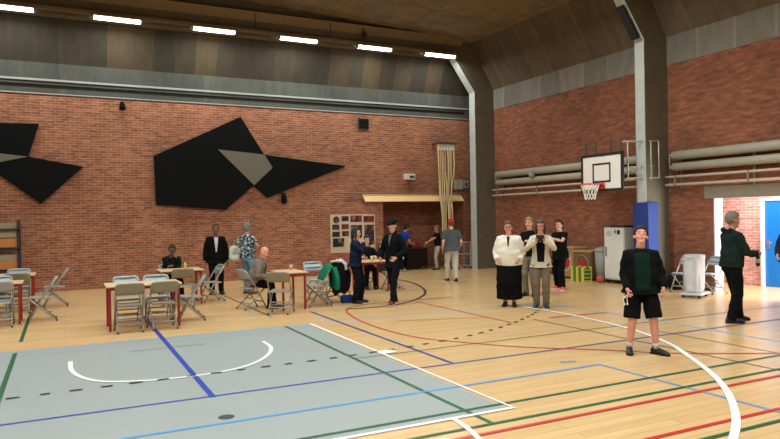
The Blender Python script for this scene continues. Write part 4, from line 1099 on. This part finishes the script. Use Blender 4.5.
# young man in front, head tilted back
def ex_young(e):
    T = e['T']
    e['add']('emblem', ball(NB(), T((.085, .126, 1.31)), (.012, .006, .018)), mat((196, 200, 196), .6), vx=None)
    kn = e['kn'][1]
    e['add']('shorts_logo', tube(NB(), [kn + V((-.10, .09, .02)), kn + V((-.075, .105, .018)), kn + V((-.05, .115, .03))], [.003, .006, .003], seg=6), mat((220, 220, 220), .6), vx=None)
pY, kY = person('person standing in the foreground in black jacket, green shirt, black shorts, looking up', (6.67, 6.08, 0), (-.62, -.78), 1.645, 1.10, 'pink', hs=1.17,
    feet=((.165, .0, -6), (-.18, .03, -46)), hands=((.205, .18, .90), (-.265, .13, .91)), poles=((.3, -1, 0), (-.3, -1, 0)), head=(0, 24, -5),
    curl=(60, 34), top=dict(name='jacket', c=(12, 13, 16), off=.032, hem=.83, sleeve=.93, sl_off=.019, front=((11, 36, 31), .21, .86, 'shirt', .9)),
    bottom=('shorts', (11, 11, 12)), shoes=((11, 11, 12), (7, 7, 8), (196, 198, 200)), hair=dict(c=(25, 18, 15), line=0.172, side=.12, back=.05, t=.011), extras=ex_young, vox=.0075)
# white cord in his right hand
M_ = kY['M']; hb = kY['wr'][0]
t = thing('white_earphones', 'white earphone cords dangling from the hand of the young man in shorts', 'earphones', fl_(M_, hb + V((.0, .03, -.06))))
for k, dx in enumerate((-.03, .02)):
    c_ = obj('cord', tube(NB(), spline([(dx * .4, 0, .0), (dx * 1.2 - .02, .02, -.05), (dx, .03, -.12)], 5), .0055, seg=6), mat((232, 232, 228), .5), t, True)
    obj('earbud', ball(NB(), (dx, .03, -.125), (.011, .011, .016)), mat((236, 236, 232), .4), t, True)
obj('cord_loop', tube(NB(), spline([(-.05, .02, -.03), (-.02, .03, -.04), (.03, .02, -.03)], 5), .0055, seg=6), mat((232, 232, 228), .5), t, True)

# man in the dark hoodie at the right, in profile
pR, kR = person('grey haired person in dark green hoodie and black trousers holding a dark bottle', (9.79, 7.04, 0), (.92, -.39), 1.82, 1.08, 'tan',
    feet=((.11, -.09, -14), (-.10, .17, -10)), hands=((.14, .33, 1.08), (-.13, .31, 1.10)), poles=((.5, -.7, -.5), (-.5, -.7, -.5)), head=(-6, -3, 0), curl=(45, 45),
    nrm=((-1, 0, .2), (1, 0, .2)), top=dict(name='hoodie', c=(22, 38, 34), off=.03, hem=.86, sleeve=.97, sl_off=.022, hood=True),
    bottom=('trousers', (12, 12, 13), 1.12), shoes=((12, 12, 13), None), hair=dict(c=(112, 104, 94), line=0.178, side=.12, back=.06, brow=(70, 62, 54)), beard=None, vox=.0075)
M_ = kR['M']
t = thing('drink_bottle', 'dark drink bottle in the hands of the person in the green hoodie', 'bottle', fl_(M_, V((0.02, .42, .98))), kR['s'] * 0)
obj('bottle', tube(NB(), [(0, 0, -.1), (0, 0, -.09), (0, 0, .06), (0, 0, .1), (0, 0, .14)], [.028, .033, .033, .016, .014], seg=16), mat((14, 17, 19), .3), t, True)
obj('bottle_label', tube(NB(), [(0, 0, -.05), (0, 0, .02)], .0345, seg=16, cap=0), mat((190, 200, 190), .5), t, True)
obj('cap', tube(NB(), [(0, 0, .14), (0, 0, .165)], .017, seg=12, cap=0), mat((9, 11, 12), .4), t, True)

# person cut off by the right edge
person('person in dark clothes cut off by the right picture edge before the blue door', (12.7, 7.86, 0), (-.9, -.3), 1.66, 1.1, 'fair', fem=True,
    hands=((.2, .22, .98), (-.2, .22, .98)), top=dict(name='sweater', c=(40, 44, 70), off=.03, hem=.84, sleeve=.8), bottom=('trousers', (14, 14, 17)), hair=dict(c=BRN, style='long', len=.15))

# woman in the white cardigan
person('person in white zipped cardigan and long black skirt with glasses', (7.94, 10.55, 0), (-.66, -.75), 1.70, 1.3, 'pink', fem=True,
    feet=((.09, .0, -8), (-.09, .02, -8)), hands=((.21, .16, .96), (-.21, .16, .96)), poles=((.4, -1, 0), (-.4, -1, 0)), head=(-4, -2, 3), glasses=True,
    top=dict(name='cardigan', c=(222, 218, 206), off=.045, hem=.86, sleeve=.92, sl_off=.028, front=((52, 36, 40), .06, 1.22, 'undershirt')),
    bottom=('skirt', (11, 11, 13), 1, .17), shoes=((14, 15, 18), None), hair=dict(c=(84, 60, 46), style='bun', line=0.180, side=.10, back=.05, t=.011))

# woman filming with a phone
pP, kP = person('person in pale jacket and brown trousers holding a phone up before the chest', (8.37, 10.1, 0), (-.66, -.75), 1.72, 1.0, 'pink', fem=True,
    feet=((.10, .0, -10), (-.09, .02, -10)), hands=((.07, .27, 1.34), (-.07, .27, 1.34)), poles=((.8, -.2, -.7), (-.8, -.2, -.7)), hdir=((-.3, .3, .8), (.3, .3, .8)), nrm=((-.6, .6, 0), (.6, .6, 0)), curl=(50, 50),
    head=(0, -8, 0), glasses=True, top=dict(name='jacket', c=(196, 186, 168), off=.03, hem=.80, sleeve=.95, sl_off=.018, front=((15, 16, 23), .19, .9, 'undershirt', .7)),
    bottom=('trousers', (112, 100, 84), 1.1), shoes=((40, 62, 84), None), hair=dict(c=(70, 50, 38), style='long', len=.1, line=0.180))
M_ = kP['M']
t = thing('mobile_phone', 'dark mobile phone held up by the person in the pale jacket', 'phone', fl_(M_, V((0, .36, 1.42))), kP['M'].to_euler().z)
obj('case', B1(-.075, .075, -.006, .0, -.037, .037), mat((13, 13, 15), .4), t, bevel=.003)
obj('screen', B1(-.07, .07, -.0075, -.0061, -.033, .033), mat((60, 66, 76), .2), t)

# woman behind the two
person('fair haired person in black short sleeves behind the phone holder', (9.3, 11.6, 0), (-.85, -.5), 1.76, .95, 'fair', fem=True,
    hands=((.2, .12, .9), (-.12, .25, 1.2)), poles=((.5, -.8, 0), (-.5, -.6, -.6)), head=(3, 0, 0),
    top=dict(name='top', c=(14, 14, 16), off=.018, hem=.86, sleeve=.45, sl_off=.014), bottom=('trousers', (120, 112, 100), 1.05), shoes=((16, 16, 18), None), hair=dict(c=BLD, style='tail', line=0.180, side=.11, back=.05))

# woman in black reaching to the left
person('person in black with bright pink shoes reaching out beside the phone holder', (10.7, 12.2, 0), (-.97, -.2), 1.68, 1.12, 'fair', fem=True,
    feet=((.12, -.05, -10), (-.12, .08, -30)), hands=((.16, .30, 1.2), (-.12, .46, 1.30)), poles=((.6, -.5, -.6), (-.6, -.5, -.5)), hdir=(None, (0, 1, .05)), nrm=((-1, 0, 0), (0, 0, -1)), curl=(35, 12),
    top=dict(name='top', c=(13, 13, 15), off=.03, hem=.80, sleeve=.5, sl_off=.016), bottom=('trousers', (12, 12, 14), 1.15), shoes=((226, 96, 88), (236, 200, 196)), hair=dict(c=(24, 16, 14), style='tail', line=0.180, side=.10, back=.05))

# man with the flat cap
person('person in flat cap, long dark coat and dark red shoes on the court circle', (6.12, 12.05, 0), (-.88, -.46), 1.78, 1.0, 'fair',
    feet=((.10, -.17, -8), (-.12, .24, -12)), hands=((.20, .18, .95), (-.20, .2, .97)), poles=((.6, -.8, 0), (-.6, -.8, 0)), curl=(40, 40), head=(4, 0, 0),
    top=dict(name='coat', c=(13, 14, 19), off=.032, hem=.74, sleeve=.97, sl_off=.022, collar=True, front=((92, 90, 92), .06, 1.2, 'shirt')), bottom=('jeans', (16, 18, 26), .95), shoes=((120, 34, 32), (200, 190, 184)),
    hair=dict(c=(70, 60, 52), line=0.170, side=.11, back=.05, t=.011), hat=('flat', (19, 20, 23)))

# woman in navy with the hand at her mouth
person('dark haired person in navy jumper and dark jeans with a hand at the mouth', (5.55, 12.7, 0), (.72, -.69), 1.61, .98, 'fair', fem=True,
    feet=((.1, .0, -12), (-.11, .05, -14)), hands=((.04, .21, 1.42), (.06, .24, 1.06)), poles=((.5, .1, -.9), (-.6, -.5, -.5)), hdir=((-.2, -.2, .9), (.9, .2, .1)), nrm=((-.2, -.9, 0), (0, -1, 0)), curl=(60, 40), head=(0, -3, 0),
    top=dict(name='jumper', c=(26, 30, 54), off=.028, hem=.84, sleeve=.95, sl_off=.02), bottom=('jeans', (15, 17, 24), 1.2), shoes=((18, 17, 19), None), hair=dict(c=DRK, style='long', len=.16, line=0.182))

# dark haired woman sitting behind the table
person('dark haired person in dark top sitting behind the table, partly hidden', (7.0, 15.3, 0), (-.2, -.98), 1.68, 1.0, 'fair', fem=True, hipz=.565, hipy=-.0, seat=True,
    feet=((.12, .42, 0), (-.12, .42, 0)), hands=((.14, .33, .86), (-.14, .33, .86)), poles=((.7, -.5, -.5), (-.7, -.5, -.5)), nrm=((0, 0, -1), (0, 0, -1)), hdir=((0, 1, -.1), (0, 1, -.1)),
    top=dict(name='top', c=(18, 18, 22), off=.02, hem=.86, sleeve=.9, sl_off=.014), bottom=('trousers', (16, 16, 19)), shoes=((16, 16, 17), None), hair=dict(c=DRK, style='long', len=.14, line=0.182))

# man in the dark suit
person('person in dark suit jacket with white shirt standing before the left brick wall', (3.34, 16.15, 0), (-.14, -.99), 1.72, 1.08, 'brown',
    feet=((.11, .0, -14), (-.11, .0, -14)), hands=((.27, .05, .84), (-.27, .05, .84)), top=dict(name='suit_jacket', c=(13, 13, 15), off=.034, hem=.78, sleeve=.97, sl_off=.024, collar=False, front=((196, 194, 196), .10, 1.04, 'shirt')),
    bottom=('trousers', (13, 13, 15), 1.0), shoes=((11, 9, 9), None), hair=dict(c=(18, 15, 14), line=0.185, side=.12, back=.07, t=.006))

# visitor with patterned shirt and shoulder bag
flor = spots('floral_print', (44, 48, 52), [(186, 190, 186), (70, 110, 96), (120, 150, 170), (206, 200, 190)], 22)
def ex_bag(e):
    T = e['T']
    e['add']('shoulder_strap', tube(NB(), spline([T((-.15, .1, 1.12)), T((-.05, .14, 1.3)), T((.10, .04, 1.44)), T((.05, -.13, 1.3)), T((-.16, -.12, 1.1))], 6), [(.016, .01)] * 25, seg=6), mat((60, 56, 52), .8), vx=None)
person('person in floral shirt and blue jeans with a pale shoulder bag, hand on hip', (3.99, 15.7, 0), (.78, .5), 1.74, 1.05, 'tan', fem=True,
    feet=((.12, .0, -10), (-.11, .05, -10)), hands=((.20, .08, 1.02), (-.22, -.02, .98)), poles=((1, -.35, 0), (-1, -.3, 0)), hdir=((-.3, .6, -.6), None), head=(5, 0, 0),
    top=dict(name='shirt', c=flor, off=.03, hem=.88, sleeve=.5, sl_off=.022), bottom=('jeans', (104, 138, 158), .95), shoes=((120, 74, 54), None), hair=dict(c=(116, 112, 104), line=0.175, side=.10, back=.04, t=.014), extras=ex_bag)
t = thing('shoulder_bag', 'pale grey shoulder bag hanging beside the person in the floral shirt', 'bag', (3.66, 15.62, 1.0), .6)
me = remesh(tube(NB(), [(0, 0, -.17), (0, 0, -.1), (0, 0, .1), (0, 0, .17)], [(.12, .07), (.16, .085), (.15, .08), (.11, .05)], seg=18), .015, 2, .012, 8)
obj('body', me, cloth((188, 196, 186)), t, True)
obj('flap', B1(-.12, .12, -.095, -.085, 0, .13), cloth((160, 170, 160)), t, bevel=.004)
obj('handle', tube(NB(), bend([(-.08, 0, .15), (-.06, 0, .34), (.06, 0, .34), (.08, 0, .15)], .06), .011, seg=8), cloth((90, 90, 84)), t, True)

# seated man with hand on chin
person('person in dark green jumper sitting at a table with hand on chin', (2.16, 15.55, 0), (.25, -.97), 1.62, 1.12, 'brown', hipz=.575, seat=True, lean=16,
    feet=((.12, .42, 0), (-.12, .42, 0)), hands=((-.02, .36, 1.06), (.10, .42, .88)), poles=((.7, .0, -.8), (-.7, -.3, -.5)), hdir=((-.2, -.2, .9), (.9, .3, 0)), nrm=((0, -1, 0), (0, 0, -1)), curl=(60, 30), head=(-24, -6, 0), glasses=True,
    top=dict(name='jumper', c=(13, 18, 19), off=.028, hem=.88, sleeve=.96, sl_off=.02), bottom=('trousers', (16, 16, 19)), shoes=((14, 13, 13), None), hair=dict(c=(16, 14, 14), line=0.180, side=.11, back=.06, t=.011))

# bald person in the grey jacket
person('bald person in grey jacket with dark scarf sitting beside the square table', (3.44, 13.1, 0), (.90, -.42), 1.58, 1.15, 'pink', hipz=.60, seat=True, lean=21,
    feet=((.12, .40, 0), (-.12, .44, 0)), hands=((.10, .33, .72), (-.10, .34, .74)), poles=((.7, -.5, -.5), (-.7, -.5, -.5)), head=(-10, -10, 0), nrm=((0, 0, -1), (0, 0, -1)),
    top=dict(name='jacket', c=(118, 108, 98), off=.04, hem=.86, sleeve=.96, sl_off=.028, collar=True, front=((22, 20, 22), .12, 1.0, 'scarf')), bottom=('trousers', (14, 14, 16)), shoes=((22, 20, 20), None), hair=None, extras=None)

# man in the red cap walking away
person('person in red cap, grey t-shirt and pale trousers walking away from us', (9.63, 15.4, 0), (.35, .94), 1.74, 1.08, 'fair',
    feet=((.10, -.10, -6), (-.10, .14, -4)), hands=((.25, .14, .92), (-.24, .05, .86)), top=dict(name='t_shirt', c=(74, 80, 82), off=.03, hem=.84, sleeve=.6, sl_off=.026),
    bottom=('trousers', (178, 170, 154), 1.1), shoes=((18, 17, 18), None), hair=dict(c=(110, 66, 48), line=0.170, side=.10, back=.04), hat=('cap', (186, 40, 40), -1))

# two helpers at the dark table in the recess
person('person in bright blue top and dark trousers leaning over the dark table', (9.98, 19.2, 0), (.98, .1), 1.62, 1.05, 'tan', lean=26,
    hands=((.16, .50, .96), (-.14, .52, .98)), poles=((.5, -.2, -.9), (-.5, -.2, -.9)), head=(0, -12, 0), top=dict(name='t_shirt', c=(28, 58, 150), off=.026, hem=.86, sleeve=.5), bottom=('trousers', (13, 13, 15)), shoes=((180, 178, 176), None), hair=dict(c=(16, 13, 13)))
person('person in black top and pale trousers reaching left over the dark table', (11.3, 18.95, 0), (-.97, .1), 1.50, .92, 'tan', fem=True,
    feet=((.09, -.06, -6), (-.09, .1, -6)), hands=((.12, .44, 1.02), (-.10, .50, 1.08)), poles=((.5, -.3, -.8), (-.5, -.3, -.8)), top=dict(name='top', c=(19, 17, 18), off=.018, hem=.92, sleeve=.45), bottom=('trousers', (170, 160, 148), .95), shoes=((60, 52, 50), None), hair=dict(c=(112, 78, 56), style='tail'), head=(0, -8, 0))


# ------------------------------------------------------------------ lights
def area(name, loc, sx, sy, power, c=(1, 1, 1), rot=(0, 0, 0)):
    l = bpy.data.lights.new(name, 'AREA'); l.shape = 'RECTANGLE'; l.size = sx; l.size_y = sy; l.energy = power; l.color = c
    o = bpy.data.objects.new(name, l); COL.objects.link(o); o.location = loc; o.rotation_euler = rot
    return o
for x in LAMPX: area('strip_lamp_light', (x, 18.06, 6.91), 1.1, .14, 60, (.97, 1, .955))
for x in (-4.0, -6.4): area('strip_lamp_light', (x, 18.06, 6.91), 1.1, .14, 60, (.97, 1, .955))
for y, p in ((10.95, 760), (3.85, 900), (-3.2, 820)):
    area('beam_lamp_row', (2.1, y, 6.9), 17, .16, p, (.97, 1, .955))
area('lobby_daylight', (14.3, 5.35, 1.3), 1.2, 2.2, 620, (.9, .95, 1), (PI / 2, 0, -.12))
area('lobby_fill', (14.2, 9.2, 2.46), 1.0, 2.4, 55, (.95, .97, 1))  # unseen fill light added to brighten the lobby wall, door and floor
W = bpy.data.worlds.new('World'); S.world = W; W.use_nodes = True
W.node_tree.nodes['Background'].inputs[0].default_value = (.8, .9, 1, 1); W.node_tree.nodes['Background'].inputs[1].default_value = .6

# ------------------------------------------------------------------ camera
yaw, pitch, roll, fpx = .46548, -.00524, -.016785, 652.2
sy, cy = math.sin(yaw), math.cos(yaw)
f = V((sy, cy, 0)); r = V((cy, -sy, 0)); u = V((0, 0, 1))
cp, sp_ = math.cos(pitch), math.sin(pitch)
f2 = f * cp + u * sp_; u2 = u * cp - f * sp_
cr_, sr = math.cos(roll), math.sin(roll)
r3 = r * cr_ + u2 * sr; u3 = u2 * cr_ - r * sr
cam = bpy.data.cameras.new('Camera'); cam.sensor_width = 36; cam.lens = 36 * fpx / 780; cam.clip_start = .05; cam.clip_end = 200
co = bpy.data.objects.new('Camera', cam); COL.objects.link(co)
M = Matrix(((r3.x, u3.x, -f2.x, 0), (r3.y, u3.y, -f2.y, 0), (r3.z, u3.z, -f2.z, 1.83), (0, 0, 0, 1)))
co.matrix_world = M
S.camera = co
S.view_settings.view_transform = 'Standard'; S.view_settings.look = 'None'; S.view_settings.gamma = 1; S.view_settings.exposure = 0.0
S.view_settings.use_curve_mapping = False
S.cycles.use_denoising = True
S.cycles.max_bounces = 8
